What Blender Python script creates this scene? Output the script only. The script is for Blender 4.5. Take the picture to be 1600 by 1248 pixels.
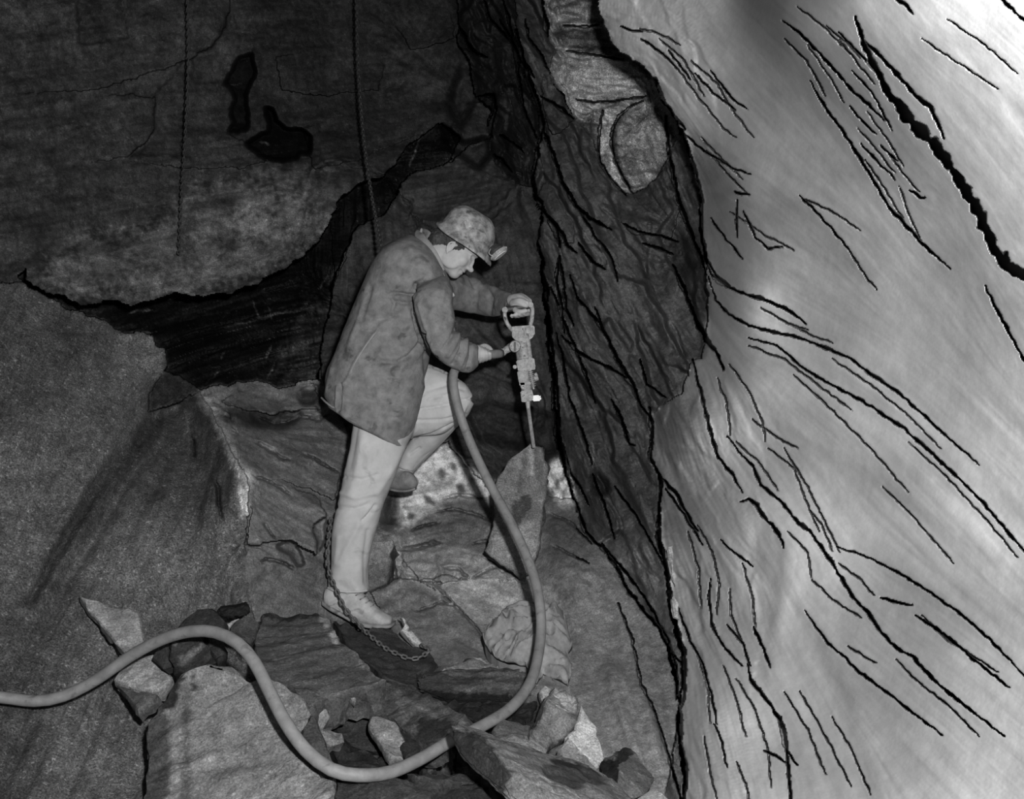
import bpy, bmesh, math, random
import numpy as np
from mathutils import Vector, Matrix, noise as mnoise

# ---------------------------------------------------------------- clear
for o in list(bpy.data.objects):
    bpy.data.objects.remove(o)
SC = bpy.context.scene
COL = SC.collection
random.seed(7)

# ---------------------------------------------------------------- camera, world, flash, exposure
F = 1700.0            # focal length for a 1600 px wide frame
CZ = 1.30             # camera height
cam_data = bpy.data.cameras.new('camera')
cam_data.sensor_width = 36.0
cam_data.lens = 36.0 * F / 1600.0
cam_data.clip_start = 0.05
cam = bpy.data.objects.new('camera', cam_data)
cam.location = (0, 0, CZ)
cam.rotation_euler = (math.pi / 2, 0, 0)
COL.objects.link(cam)
SC.camera = cam

world = bpy.data.worlds.new('cave_darkness')
SC.world = world
world.use_nodes = True
world.node_tree.nodes['Background'].inputs[0].default_value = (1, 1, 1, 1)
world.node_tree.nodes['Background'].inputs[1].default_value = 0.006

def flash(name, loc, target, power, angle, blend, size):
    l = bpy.data.lights.new(name, 'SPOT')
    l.energy = power
    l.spot_size = math.radians(angle)
    l.spot_blend = blend
    l.shadow_soft_size = size
    o = bpy.data.objects.new(name, l)
    o.location = loc
    d = Vector(target) - Vector(loc)
    o.rotation_euler = d.to_track_quat('-Z', 'Y').to_euler()
    COL.objects.link(o)
    return o
# press-camera flash bulb: beside and above the lens, reflector turned on the miner
flash('flash_bulb', (0.17, 0.02, CZ + 0.24), (0.35, 4.0, 1.15), 560.0, 150.0, 1.0, 0.045)

vs = SC.view_settings
vs.view_transform = 'Standard'
vs.look = 'None'
vs.exposure = 0.0
vs.gamma = 1.0
vs.use_curve_mapping = False

# ---------------------------------------------------------------- helpers
def W(px, py, D):
    """point of the place on the camera ray through image pixel (px, py), distance D ahead"""
    return Vector(((px - 800.0) / F * D, D, CZ - (py - 624.0) / F * D))

def link(o, parent=None):
    COL.objects.link(o)
    if parent is not None:
        o.parent = parent
    return o

def tag(o, label=None, cat=None, group=None, kind=None):
    if label: o['label'] = label
    if cat: o['category'] = cat
    if group: o['group'] = group
    if kind: o['kind'] = kind
    return o

def empty(name, loc):
    o = bpy.data.objects.new(name, None)
    o.empty_display_size = 0.05
    o.location = loc
    COL.objects.link(o)
    return o

def mesh_obj(name, verts, faces, mat, parent=None, smooth=True, attrs=None):
    """verts in world space; parent may be an Empty with a location only"""
    me = bpy.data.meshes.new(name)
    off = np.array(root_loc(parent))
    V = np.asarray(verts, dtype=np.float32) - off.astype(np.float32)
    me.from_pydata(V.tolist() if len(V) < 60000 else V, [], faces)
    me.update()
    if smooth:
        me.polygons.foreach_set('use_smooth', np.ones(len(me.polygons), dtype=bool))
    if attrs:
        for k, a in attrs.items():
            at = me.attributes.new(k, 'FLOAT', 'POINT')
            at.data.foreach_set('value', np.asarray(a, dtype=np.float32))
    if mat: me.materials.append(mat)
    return link(bpy.data.objects.new(name, me), parent)

def root_loc(p):
    v = Vector((0, 0, 0))
    while p is not None:
        v = v + p.location
        p = p.parent
    return v

def bm_obj(name, bm, mat, parent=None, smooth=True, sharp=None):
    off = root_loc(parent)
    bmesh.ops.translate(bm, verts=bm.verts, vec=-off)
    bmesh.ops.recalc_face_normals(bm, faces=bm.faces)
    me = bpy.data.meshes.new(name)
    bm.to_mesh(me)
    bm.free()
    if smooth:
        me.polygons.foreach_set('use_smooth', np.ones(len(me.polygons), dtype=bool))
        if sharp:
            me.set_sharp_from_angle(angle=math.radians(sharp))
    if mat: me.materials.append(mat)
    return link(bpy.data.objects.new(name, me), parent)

# ---- numpy gradient noise
_rs = np.random.RandomState(11)
_ang = _rs.rand(256, 256) * 2 * np.pi
_GX, _GY = np.cos(_ang).astype(np.float32), np.sin(_ang).astype(np.float32)
def noise2(x, y, seed=0):
    x = x + seed * 17.31; y = y + seed * 9.77
    xi = np.floor(x).astype(np.int32); yi = np.floor(y).astype(np.int32)
    xf = (x - xi).astype(np.float32); yf = (y - yi).astype(np.float32)
    u = xf * xf * xf * (xf * (xf * 6 - 15) + 10); v = yf * yf * yf * (yf * (yf * 6 - 15) + 10)
    x0 = xi & 255; x1 = (xi + 1) & 255; y0 = yi & 255; y1 = (yi + 1) & 255
    a = _GX[x0, y0] * xf + _GY[x0, y0] * yf
    b = _GX[x1, y0] * (xf - 1) + _GY[x1, y0] * yf
    c = _GX[x0, y1] * xf + _GY[x0, y1] * (yf - 1)
    d = _GX[x1, y1] * (xf - 1) + _GY[x1, y1] * (yf - 1)
    return (a * (1 - u) + b * u) * (1 - v) + (c * (1 - u) + d * u) * v
def fbm(x, y, octv=4, seed=0):
    s = 0; a = 1.0
    for i in range(octv):
        s = s + a * noise2(x, y, seed + i * 3)
        x = x * 2.03; y = y * 2.03; a *= 0.5
    return s

# ---------------------------------------------------------------- materials (all procedural, black and white film)
def new_mat(name):
    m = bpy.data.materials.new(name)
    m.use_nodes = True
    nt = m.node_tree
    return m, nt, nt.nodes['Principled BSDF']
def N(nt, kind, **kw):
    n = nt.nodes.new(kind)
    for k, v in kw.items(): setattr(n, k, v)
    return n
def math_node(nt, op, a, b=None, clamp=False):
    n = N(nt, 'ShaderNodeMath', operation=op, use_clamp=clamp)
    for i, v in enumerate((a, b)):
        if v is None: continue
        if isinstance(v, (int, float)): n.inputs[i].default_value = v
        else: nt.links.new(v, n.inputs[i])
    return n.outputs[0]
def noise_node(nt, coord, scale, detail=4, rough=0.6, dist=0.0):
    n = N(nt, 'ShaderNodeTexNoise')
    n.inputs['Scale'].default_value = scale
    n.inputs['Detail'].default_value = detail
    n.inputs['Roughness'].default_value = rough
    n.inputs['Distortion'].default_value = dist
    nt.links.new(coord, n.inputs['Vector'])
    return n.outputs['Fac']
def remap(nt, v, a, b, c, d):
    n = N(nt, 'ShaderNodeMapRange')
    nt.links.new(v, n.inputs[0])
    for i, q in enumerate((a, b, c, d)): n.inputs[i + 1].default_value = q
    return n.outputs[0]

def rock_material(name='slate'):
    m, nt, p = new_mat(name)
    tc = N(nt, 'ShaderNodeTexCoord').outputs['Object']
    rock_tone = N(nt, 'ShaderNodeAttribute', attribute_name='rock_tone').outputs['Fac']
    grain = N(nt, 'ShaderNodeAttribute', attribute_name='grain').outputs['Fac']
    n1 = remap(nt, noise_node(nt, tc, 26, 6, 0.65, 0.3), 0.3, 0.7, -0.34, 0.34)
    soft = math_node(nt, 'MULTIPLY', grain, 3.2, clamp=True)
    n1 = math_node(nt, 'ADD', 1.0, math_node(nt, 'MULTIPLY', n1, soft))
    n2 = remap(nt, noise_node(nt, tc, 170, 3, 0.75), 0.36, 0.64, -0.75, 0.75)
    g = math_node(nt, 'ADD', 1.0, math_node(nt, 'MULTIPLY', n2, grain))
    sp = remap(nt, noise_node(nt, tc, 95, 2, 0.6, 0.8), 0.60, 0.70, 0.0, 2.0)
    gs = math_node(nt, 'MULTIPLY', math_node(nt, 'MULTIPLY', grain, grain), 1.3)
    g2 = math_node(nt, 'ADD', g, math_node(nt, 'MULTIPLY', sp, gs))
    v = math_node(nt, 'MULTIPLY', math_node(nt, 'MULTIPLY', rock_tone, n1), g2, clamp=True)
    cc = N(nt, 'ShaderNodeCombineColor')
    for i in range(3): nt.links.new(v, cc.inputs[i])
    nt.links.new(cc.outputs[0], p.inputs['Base Color'])
    p.inputs['Roughness'].default_value = 0.72
    p.inputs['Specular IOR Level'].default_value = 0.09
    b1 = N(nt, 'ShaderNodeBump'); b1.inputs['Strength'].default_value = 0.55; b1.inputs['Distance'].default_value = 0.008
    nt.links.new(noise_node(nt, tc, 85, 8, 0.75, 0.4), b1.inputs['Height'])
    nt.links.new(math_node(nt, 'MULTIPLY', soft, 0.6), b1.inputs['Strength'])
    nt.links.new(b1.outputs[0], p.inputs['Normal'])
    return m
ROCK = rock_material()

def plain_material(name, value, rough=0.8, spec=0.25, n_scale=30, n_amp=0.25, bump=0.0, bump_scale=200, metal=0.0, spots=0.0, spot_scale=18):
    m, nt, p = new_mat(name)
    tc = N(nt, 'ShaderNodeTexCoord').outputs['Object']
    n1 = remap(nt, noise_node(nt, tc, n_scale, 6, 0.65, 0.2), 0.3, 0.7, value * (1 - n_amp), value * (1 + n_amp))
    v = n1
    if spots:
        s = remap(nt, noise_node(nt, tc, spot_scale, 3, 0.55, 0.6), 0.60, 0.70, 1.0, 1.0 - spots)
        v = math_node(nt, 'MULTIPLY', v, s)
    cc = N(nt, 'ShaderNodeCombineColor')
    for i in range(3): nt.links.new(v, cc.inputs[i])
    nt.links.new(cc.outputs[0], p.inputs['Base Color'])
    p.inputs['Roughness'].default_value = rough
    p.inputs['Specular IOR Level'].default_value = spec
    p.inputs['Metallic'].default_value = metal
    if bump:
        b1 = N(nt, 'ShaderNodeBump'); b1.inputs['Strength'].default_value = bump; b1.inputs['Distance'].default_value = 0.004
        nt.links.new(noise_node(nt, tc, bump_scale, 5, 0.65), b1.inputs['Height'])
        nt.links.new(b1.outputs[0], p.inputs['Normal'])
    return m
# ================================================================ THE QUARRY: rock faces and floor
def axis(a, b, step, lo, hi):
    core = list(np.arange(a, b + 0.1, step))
    s = step; x = a; left = []
    while x > lo:
        s *= 1.12; x -= s; left.append(x)
    s = step; x = core[-1]; right = []
    while x < hi:
        s *= 1.12; x += s; right.append(x)
    return np.array(left[::-1] + core + right, dtype=np.float32)
GXA = axis(-24, 1624, 1.6, -860, 2540)
GYA = axis(-18, 1266, 1.6, -380, 1860)
PX, PY = np.meshgrid(GXA, GYA)
H_, W_ = PX.shape

def in_poly(poly, X=None, Y=None):
    X = PXW if X is None else X; Y = PYW if Y is None else Y
    p = np.array(poly, dtype=np.float32)
    res = np.zeros(X.shape, dtype=bool)
    j0, j1 = np.searchsorted(GXA, [p[:, 0].min() - 25, p[:, 0].max() + 25])
    i0, i1 = np.searchsorted(GYA, [p[:, 1].min() - 25, p[:, 1].max() + 25])
    x = X[i0:i1, j0:j1]; y = Y[i0:i1, j0:j1]
    r = np.zeros(x.shape, dtype=bool)
    n = len(p)
    for k in range(n):
        x1, y1 = p[k]; x2, y2 = p[(k + 1) % n]
        if y1 == y2: continue
        c = ((y1 > y) != (y2 > y))
        r ^= c & (x < (x2 - x1) * (y - y1) / (y2 - y1) + x1)
    res[i0:i1, j0:j1] = r
    return res

def blur(a, cells):
    a = a.astype(np.float32)
    for _ in range(2):
        for ax in (0, 1):
            r = max(1, int(cells))
            pad = [(0, 0), (0, 0)]; pad[ax] = (r + 1, r)
            c = np.cumsum(np.pad(a, pad, mode='edge'), axis=ax, dtype=np.float64)
            n = a.shape[ax]
            hi = np.take(c, np.arange(2 * r + 1, 2 * r + 1 + n), axis=ax)
            lo = np.take(c, np.arange(0, n), axis=ax)
            a = ((hi - lo) / (2 * r + 1)).astype(np.float32)
    return a

# ragged fracture edges: the outlines wander by a few centimetres
PXW = PX + 5.0 * fbm(PX / 26, PY / 26, 3, 1) + 1.5 * noise2(PX / 6, PY / 6, 5)
PYW = PY + 5.0 * fbm(PX / 26, PY / 26, 3, 2) + 1.5 * noise2(PX / 6, PY / 6, 6)

def surface(ctrl, X=PX, Y=PY):
    """smooth rock surface through control points (image x, image y, estimated distance)"""
    c = np.array(ctrl, dtype=np.float64)
    P = c[:, :2] / 400.0
    def phi(r2): return np.sqrt(r2 + 0.02)
    A = phi(((P[:, None] - P[None]) ** 2).sum(-1)) + 1e-4 * np.eye(len(P))
    Q = np.c_[np.ones(len(P)), P]
    M = np.block([[A, Q], [Q.T, np.zeros((3, 3))]])
    w = np.linalg.solve(M, np.r_[c[:, 2], np.zeros(3)])
    x = X / 400.0; y = Y / 400.0
    out = w[-3] + w[-2] * x + w[-1] * y
    for i in range(len(P)):
        out = out + w[i] * np.sqrt((x - P[i, 0]) ** 2 + (y - P[i, 1]) ** 2 + 0.02)
    return out.astype(np.float32)

# ---- outlines of the rock masses
OVERHANG = [(39,420),(40,439),(77,459),(101,464),(128,479),(185,467),(202,478),(276,457),(303,464),(363,457),(404,441),(454,414),(495,383),(515,350)]
R_RECESS = OVERHANG + [(528,310),(560,288),(600,275),(640,225),(690,190),(720,215),(700,260),(640,275),(600,335),(572,345),(548,380),(522,440),(512,520),(495,600),(430,640),(320,608),(262,580),(225,560),(140,505),(60,470),(25,430)]
R_BEHIND = [(520,455),(535,400),(562,352),(600,335),(640,272),(700,258),(735,225),(770,215),(790,250),(845,200),(845,420),(870,700),(905,800),(905,860),(600,830),(505,650),(500,560)]
R_COLUMN = [(705,-400),(716,40),(716,70),(735,95),(738,130),(745,150),(770,170),(762,190),(768,215),(764,235),(790,280),(845,300),(860,260),(850,170),(830,120),(815,60),(800,-400)]
R_FLOOR = [(313,609),(330,604),(400,596),(440,606),(500,590),(520,640),(560,700),(700,690),(760,760),(905,780),(985,900),(1030,970),(1100,1248),(1120,1900),(300,1900),(400,1248),(380,1000),(384,767),(333,646)]
R_LEFT = [(-900,330),(10,440),(39,445),(81,467),(101,480),(141,494),(161,499),(188,521),(236,519),(242,543),(259,545),(262,568),(249,592),(236,616),(229,643),(262,634),(283,626),(313,609),(333,646),(363,706),(380,733),(388,760),(386,800),(382,880),(396,960),(470,1248),(500,1900),(-900,1900)]
R_NICHE = [(840,-400),(849,0),(855,28),(860,40),(852,90),(860,115),(878,150),(898,187),(880,205),(868,225),(880,250),(930,262),(968,310),(990,330),(1075,290),(1062,200),(1040,130),(1010,90),(960,-400)]
R_PILLAR = [(790,-400),(806,48),(816,80),(826,122),(842,167),(848,192),(838,244),(832,282),(838,308),(848,340),(842,380),(850,410),(847,424),(857,491),(862,548),(872,666),(889,750),(914,830),(946,862),(978,918),(1006,954),(1030,981),(1046,1014),(1058,1060),(1062,1120),(1040,1248),(1060,1900),(1220,1900),(1150,1248),(1150,900),(1110,600),(1130,450),(1110,300),(1075,200),(1050,230),(1040,258),(1012,290),(986,307),(958,287),(936,255),(925,215),(900,190),(876,150),(858,110),(868,80),(850,45),(846,0),(840,-400)]
R_RIGHT = [(930,-400),(937,0),(936,15),(944,40),(952,60),(972,84),(994,95),(1024,122),(1037,158),(1052,178),(1062,195),(1071,203),(1080,250),(1097,310),(1095,361),(1104,404),(1106,470),(1104,526),(1096,560),(1083,563),(1070,600),(1066,612),(1040,628),(1017,650),(1019,683),(1015,716),(1032,743),(1032,784),(1028,838),(1040,882),(1046,930),(1056,970),(1068,1021),(1068,1069),(1062,1109),(1064,1169),(1072,1213),(1068,1248),(1070,1900),(2600,1900),(2600,-400)]

# ---- distances
D = surface([(-500,-300,3.9),(0,0,4.6),(0,250,4.45),(0,420,4.2),(150,100,4.95),(150,380,4.65),(300,0,5.3),(300,200,5.2),(300,330,4.95),(300,440,4.7),(450,100,5.6),(450,250,5.35),(450,340,5.0),(430,410,4.85),(560,60,5.9),(600,220,5.7),(520,320,5.05),(700,100,6.0),(750,280,5.75),(830,100,5.9),(700,400,5.3),(100,460,4.35),(-500,600,3.6)])
REG = np.zeros(PX.shape, dtype=np.int8)
def put(poly, ctrl, code):
    m = in_poly(poly)
    s = surface(ctrl)
    D[m] = s[m]
    REG[m] = code
put(R_RECESS, [(39,440,4.6),(200,500,5.05),(300,520,5.25),(300,600,4.75),(420,460,5.5),(420,600,5.05),(500,420,5.6),(500,560,5.3),(560,300,5.9),(650,230,6.1),(720,215,6.1)], 1)
put(R_BEHIND, [(535,450,5.15),(560,360,5.1),(640,300,5.3),(700,270,5.4),(720,340,5.15),(800,240,5.35),(840,300,5.1),(840,450,4.95),(760,450,5.0),(700,550,4.85),(560,550,5.05),(520,640,4.85),(620,700,4.85),(720,640,4.75),(800,640,4.85),(870,700,4.8),(640,790,4.75),(800,780,4.75),(900,800,4.7)], 2)
put(R_COLUMN, [(700,-300,5.9),(720,50,5.7),(760,50,5.45),(800,40,5.35),(750,130,5.55),(790,140,5.3),(820,140,5.2),(775,200,5.5),(800,230,5.15),(840,220,5.0),(790,280,5.25),(845,300,5.05)], 7)
put(R_FLOOR, [(320,610,4.5),(420,620,4.75),(480,625,4.85),(500,600,4.9),(384,760,4.02),(440,700,4.45),(450,780,4.25),(520,780,4.4),(540,700,4.7),(600,760,4.75),(600,860,4.5),(660,800,4.72),(750,800,4.72),(880,790,4.6),(450,900,4.05),(550,950,4.2),(520,880,4.25),(650,900,4.45),(650,970,4.2),(760,900,4.4),(800,950,4.2),(900,870,4.2),(940,930,4.0),(500,1010,4.0),(700,1050,3.75),(590,1150,3.3),(800,1150,3.25),(900,1010,3.8),(950,1000,3.8),(980,1120,3.3),(1020,1248,2.95),(700,1248,2.95),(500,1248,2.95),(380,1010,3.9),(600,1500,2.2),(1000,1500,2.2)], 3)
put(R_LEFT, [(-500,400,3.3),(0,440,4.0),(80,475,4.1),(150,505,4.25),(235,530,4.4),(250,570,4.4),(0,800,3.55),(100,700,3.85),(220,640,4.3),(283,628,4.55),(313,611,4.42),(340,670,4.25),(384,750,3.95),(386,800,3.9),(300,760,4.05),(230,700,4.2),(300,850,3.8),(150,950,3.5),(0,1050,3.2),(0,1248,2.85),(230,1100,3.3),(250,1248,2.95),(400,1010,3.85),(384,900,3.95),(470,1248,2.95),(-500,1248,2.3),(-400,800,2.8),(200,1500,2.3),(-400,1600,1.9)], 4)
put(R_NICHE, [(850,-300,5.5),(860,0,5.5),(930,0,5.4),(860,60,5.4),(940,60,5.3),(870,120,5.35),(1000,110,5.2),(950,170,5.3),(1030,170,5.15),(900,220,5.4),(950,250,5.3),(1030,260,5.2),(985,310,5.2)], 5)
put(R_PILLAR, [(800,-300,5.4),(815,60,5.15),(840,20,5.3),(850,110,5.15),(845,190,5.05),(890,190,5.0),(845,240,4.95),(832,290,4.85),(880,290,4.7),(930,280,4.75),(985,320,4.7),(1040,270,4.75),(1070,220,4.6),(845,400,4.72),(870,350,4.55),(950,400,4.42),(1000,350,4.6),(1050,400,4.55),(1090,420,4.3),(860,550,4.6),(900,550,4.42),(1000,550,4.35),(1080,540,4.15),(872,670,4.6),(900,700,4.42),(960,700,4.25),(1020,700,4.05),(900,790,4.5),(1020,780,3.95),(960,880,4.0),(1000,900,3.85),(1040,950,3.6),(1010,960,3.78),(1060,1050,3.3),(1040,1248,2.95),(1130,1248,2.6),(1130,900,3.6)], 6)
put(R_RIGHT, [(940,-300,4.3),(940,20,4.12),(960,60,4.08),(1000,80,3.93),(1024,122,3.9),(1071,203,3.9),(1050,120,3.78),(1085,255,4.0),(1097,330,4.05),(1104,420,4.0),(1108,500,3.9),(1110,300,3.85),(1025,660,4.05),(1090,580,3.85),(1030,720,3.9),(1060,680,3.7),(1090,720,3.62),(1030,820,3.75),(1040,890,3.55),(1062,930,3.4),(1070,1030,3.15),(1066,1110,2.95),(1085,1110,2.85),(1070,1230,2.65),(1100,1248,2.5),(1060,20,3.74),(1150,0,3.5),(1150,150,3.45),(1150,300,3.5),(1150,480,3.5),(1160,600,3.4),(1200,250,3.25),(1220,500,3.3),(1200,700,3.25),(1160,820,3.15),(1200,900,2.95),(1140,1000,3.0),(1200,1150,2.55),(1223,32,2.85),(1300,0,2.4),(1300,180,2.75),(1300,300,2.85),(1300,600,2.95),(1320,760,2.85),(1350,900,2.65),(1350,1200,2.2),(1230,1248,2.3),(1430,0,1.95),(1450,250,2.2),(1450,400,2.45),(1450,550,2.5),(1450,800,2.4),(1500,1100,2.0),(1600,0,1.62),(1600,250,1.75),(1600,450,1.95),(1600,700,2.05),(1600,1000,1.9),(1600,1248,1.75),(1900,0,1.2),(1900,600,1.4),(1900,1248,1.25),(2250,-300,.95),(2250,600,1.02),(2250,1700,.95),(2600,-300,.76),(2600,600,.78),(2600,1700,.76),(1600,1700,1.4),(1200,1700,1.9)], 8)

# ---- fracture lines: (width, depth in metres, points); width tapers at both ends
CR = []
def crack(w, d, pts): CR.append((w, d, pts))
# right wall
crack(3,.05,[(1223,32),(1252,54),(1281,83),(1306,112),(1331,141),(1356,162),(1382,188)])
crack(3.5,.06,[(1266,126),(1288,166),(1310,195),(1331,227),(1356,267),(1389,324),(1425,362),(1439,379),(1486,420)])
crack(6,.10,[(1337,27),(1347,60),(1356,83),(1371,112),(1385,141)])
crack(13,.22,[(1371,112),(1385,141),(1414,180),(1440,205),(1465,234),(1497,278),(1522,317),(1537,350),(1551,386),(1573,415),(1610,436),(1660,440)])
crack(5,.07,[(1347,60),(1364,76),(1385,97),(1411,126),(1432,151),(1454,168),(1475,215)])
crack(3.5,.05,[(1395,-12),(1403,0),(1418,10),(1427,22)])
crack(3,.04,[(1555,-10),(1566,0),(1582,14),(1600,32),(1640,60)])
crack(2,.03,[(1328,166),(1349,191),(1369,209)])
crack(2,.03,[(1346,224),(1371,252),(1400,281)])
crack(2,.03,[(1376,227),(1402,251)])
crack(2,.03,[(1421,296),(1439,310),(1447,308)])
crack(2,.02,[(1310,50),(1345,85),(1372,118)])
crack(2,.02,[(1330,110),(1360,140),(1395,205)])
crack(3.5,.07,[(1068,209),(1082,252),(1097,310),(1095,361),(1104,404),(1118,429),(1144,450)])
crack(4,.06,[(1104,407),(1111,429),(1133,445),(1158,458),(1191,467),(1219,478),(1237,488),(1259,505)])
crack(3,.04,[(1106,432),(1118,468),(1140,492),(1169,508),(1209,519),(1245,526),(1284,541),(1324,557),(1360,584),(1403,613),(1440,645),(1483,685),(1530,726)])
crack(3,.045,[(1170,527),(1216,541),(1252,573),(1281,591),(1317,611),(1349,627),(1382,649),(1414,670),(1454,706),(1501,750),(1537,786),(1591,850),(1640,900)])
crack(5,.10,[(1052,414),(1072,461),(1086,497),(1104,530),(1122,555),(1131,577)])
crack(3.5,.07,[(1082,562),(1097,620),(1108,667),(1122,714),(1142,737),(1160,770)])
crack(3.5,.06,[(1136,681),(1155,706),(1176,728),(1189,757),(1219,782),(1248,818),(1265,829),(1293,868),(1311,897),(1333,933),(1354,954),(1376,987),(1401,1012),(1426,1026),(1455,1058),(1484,1083),(1520,1112),(1570,1150)])
crack(4.5,.07,[(1158,783),(1169,779),(1183,790),(1194,807),(1216,832),(1225,856)])
crack(2.5,.035,[(1258,954),(1293,1004),(1319,1026),(1344,1051),(1380,1076),(1430,1116),(1473,1148)])
crack(3,.05,[(1376,933),(1398,940),(1426,945)])
crack(3,.05,[(1430,961),(1459,979),(1484,997),(1516,1026),(1545,1048),(1577,1073)])
crack(2.5,.02,[(1308,854),(1351,868),(1408,897),(1455,926),(1494,954),(1534,987),(1563,1015),(1600,1055)])
crack(4,.06,[(1168,1037),(1173,1062),(1193,1087),(1218,1123),(1229,1173),(1245,1195)])
crack(3,.05,[(1220,1120),(1227,1144),(1231,1195),(1236,1248),(1240,1280)])
crack(3,.05,[(1177,979),(1189,1004),(1204,1042)])
crack(3,.04,[(1540,447),(1555,479),(1573,512),(1600,562),(1630,600)])
crack(2,.03,[(1193,1172),(1212,1180),(1229,1192)])
crack(2,.03,[(1126,842),(1140,858),(1152,866),(1176,884)])
crack(2.5,.04,[(1110,905),(1108,935),(1112,975),(1130,1010),(1160,1040)])
crack(2.5,.04,[(1060,950),(1078,1000),(1100,1040),(1112,1090),(1120,1130)])
crack(2,.04,[(1040,762),(1066,800),(1098,850)])
crack(2,.03,[(1136,975),(1160,1005),(1172,1040)])
crack(2,.03,[(1116,1130),(1128,1160),(1136,1200)])
crack(2,.03,[(1000,60),(1020,72),(1040,88),(1062,110)])
crack(2,.03,[(968,40),(985,47),(1005,50)])
crack(2,.03,[(1045,80),(1065,105),(1080,125)])
crack(2,.03,[(1110,110),(1140,150),(1166,170)])
crack(2,.03,[(1085,115),(1115,145),(1150,172)])
crack(2,.03,[(1068,209),(1100,235),(1150,265),(1172,272)])
crack(3,.05,[(1148,300),(1158,303),(1172,304)])
crack(2.5,.05,[(1152,312),(1150,345),(1152,370)])
crack(2,.03,[(1162,330),(1180,370),(1200,388),(1222,386)])
crack(2,.03,[(1250,305),(1280,335),(1312,372),(1330,395)])
crack(2,.03,[(1110,340),(1140,380),(1160,405)])
for _l in [[(1245,10),(1285,40),(1335,90)],[(1290,40),(1322,66),(1345,92)],[(1312,62),(1340,98),(1366,130)],[(1355,175),(1385,215),(1412,260)],[(1340,200),(1368,232),(1398,270)],[(1352,250),(1380,290),(1410,340)],[(1388,240),(1412,272),(1436,300)],
           [(1405,290),(1422,340),(1440,376)],[(1225,60),(1262,96),(1290,150)],[(1262,70),(1300,125),(1318,160)],[(1190,480),(1230,505),(1262,515)],[(1215,495),(1260,520),(1300,535)],[(1170,540),(1225,560),(1290,610),(1330,640)],[(1240,585),(1300,640),(1360,700),(1420,770)],
           [(1300,560),(1360,600),(1420,650),(1470,700)],[(1420,690),(1480,745),(1540,810),(1590,870)],[(1380,760),(1430,810),(1490,880)],[(1140,570),(1170,610),(1192,660),(1196,690)],[(1120,590),(1135,630),(1142,680)],[(1200,700),(1240,730),(1262,790),(1280,830)],[(1175,655),(1225,690),(1245,700)],
           [(1150,690),(1185,720),(1215,765)],[(1225,700),(1262,760),(1296,830),(1312,862)],[(1260,790),(1285,820),(1300,860)],[(1230,830),(1262,862),(1268,905)],[(1268,905),(1300,935),(1345,965)],[(1310,880),(1345,905),(1365,930)],[(1325,1010),(1368,1035)],
           [(1400,1030),(1440,1070),(1480,1100),(1530,1150)],[(1440,960),(1480,1000),(1530,1030),(1560,1050)],[(1250,1080),(1290,1150),(1330,1230)],[(1300,1120),(1330,1170),(1360,1240)],[(1225,1080),(1262,1140),(1290,1210)],[(1160,880),(1175,930),(1180,980)],[(1150,1060),(1180,1110),(1200,1170),(1205,1230)],
           [(1090,820),(1112,860),(1124,910),(1120,960)],[(1075,830),(1092,890),(1095,950)],[(1140,920),(1142,960),(1158,1000)],[(1130,1040),(1150,1090),(1165,1150)],[(1085,1010),(1105,1070),(1110,1130)],[(1150,1190),(1165,1225),(1172,1260)],[(1100,1150),(1108,1200),(1120,1250)],
           [(1060,110),(1090,150),(1130,200),(1150,215)],[(1080,95),(1120,130),(1150,180),(1178,215)],[(1030,60),(1070,95),(1100,150)],[(1095,215),(1130,250),(1160,280)],[(1105,235),(1140,275),(1165,300)],[(1140,330),(1200,370),(1240,390)],[(1255,310),(1300,330),(1345,360)],[(1330,395),(1352,430),(1370,452)],
           [(1000,45),(1030,52),(1062,70)],[(1440,60),(1500,100),(1560,140)],[(1480,30),(1540,70),(1590,115)]]:
    crack(1.4, .012, _l)
# middle rock mass
crack(5,.13,[(806,48),(816,80),(826,122),(842,167),(848,192),(838,244),(832,282),(838,308),(854,336),(870,353),(875,385)])
crack(3,.08,[(780,30),(795,55),(812,92),(822,130),(838,170),(850,205),(866,240)])
crack(5,.12,[(840,380),(850,410),(847,424),(854,454),(857,491),(862,548),(869,615),(872,666),(877,703),(889,750),(901,800)])
crack(3.5,.08,[(889,750),(902,794),(914,830),(946,862),(966,890),(978,918),(1006,954),(1030,981),(1046,1014),(1066,1037)])
crack(6,.14,[(1032,762),(1028,838),(1040,882),(1046,930),(1054,970),(1068,1021),(1068,1069),(1062,1109),(1064,1169),(1072,1213),(1068,1248),(1070,1290)])
crack(3,.07,[(966,942),(986,993),(1002,1069),(1022,1109),(1042,1173),(1062,1241),(1070,1280)])
crack(2.5,.06,[(940,850),(975,890),(1005,930),(1040,990),(1056,1040),(1060,1090)])
crack(3,.06,[(874,400),(881,441),(884,481),(896,508)])
crack(3,.06,[(904,380),(924,407),(945,420)])
crack(3,.06,[(890,430),(901,464),(935,504),(955,541),(968,568),(988,599),(1002,636),(1015,649)])
crack(3,.06,[(877,525),(901,548),(924,562),(948,572),(975,588),(996,612)])
crack(4,.10,[(1015,636),(1019,683),(1015,716),(1032,743),(1032,784)])
crack(3,.06,[(1035,747),(1056,770),(1069,794),(1090,830)])
crack(3,.06,[(955,625),(972,656),(982,693),(992,696)])
crack(4,.10,[(850,215),(858,224),(862,238),(870,256),(877,282),(899,320),(920,340),(955,358)])
crack(3,.06,[(872,353),(885,380),(900,395)])
crack(3.5,.08,[(1024,122),(1037,157),(1056,183),(1071,202)])
crack(4,.10,[(1040,180),(1044,224),(1053,282),(1063,320),(1079,362),(1095,400),(1104,430)])
crack(3,.06,[(1066,205),(1079,244),(1098,314)])
crack(2.5,.05,[(1005,380),(1020,385),(1050,396)])
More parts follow.
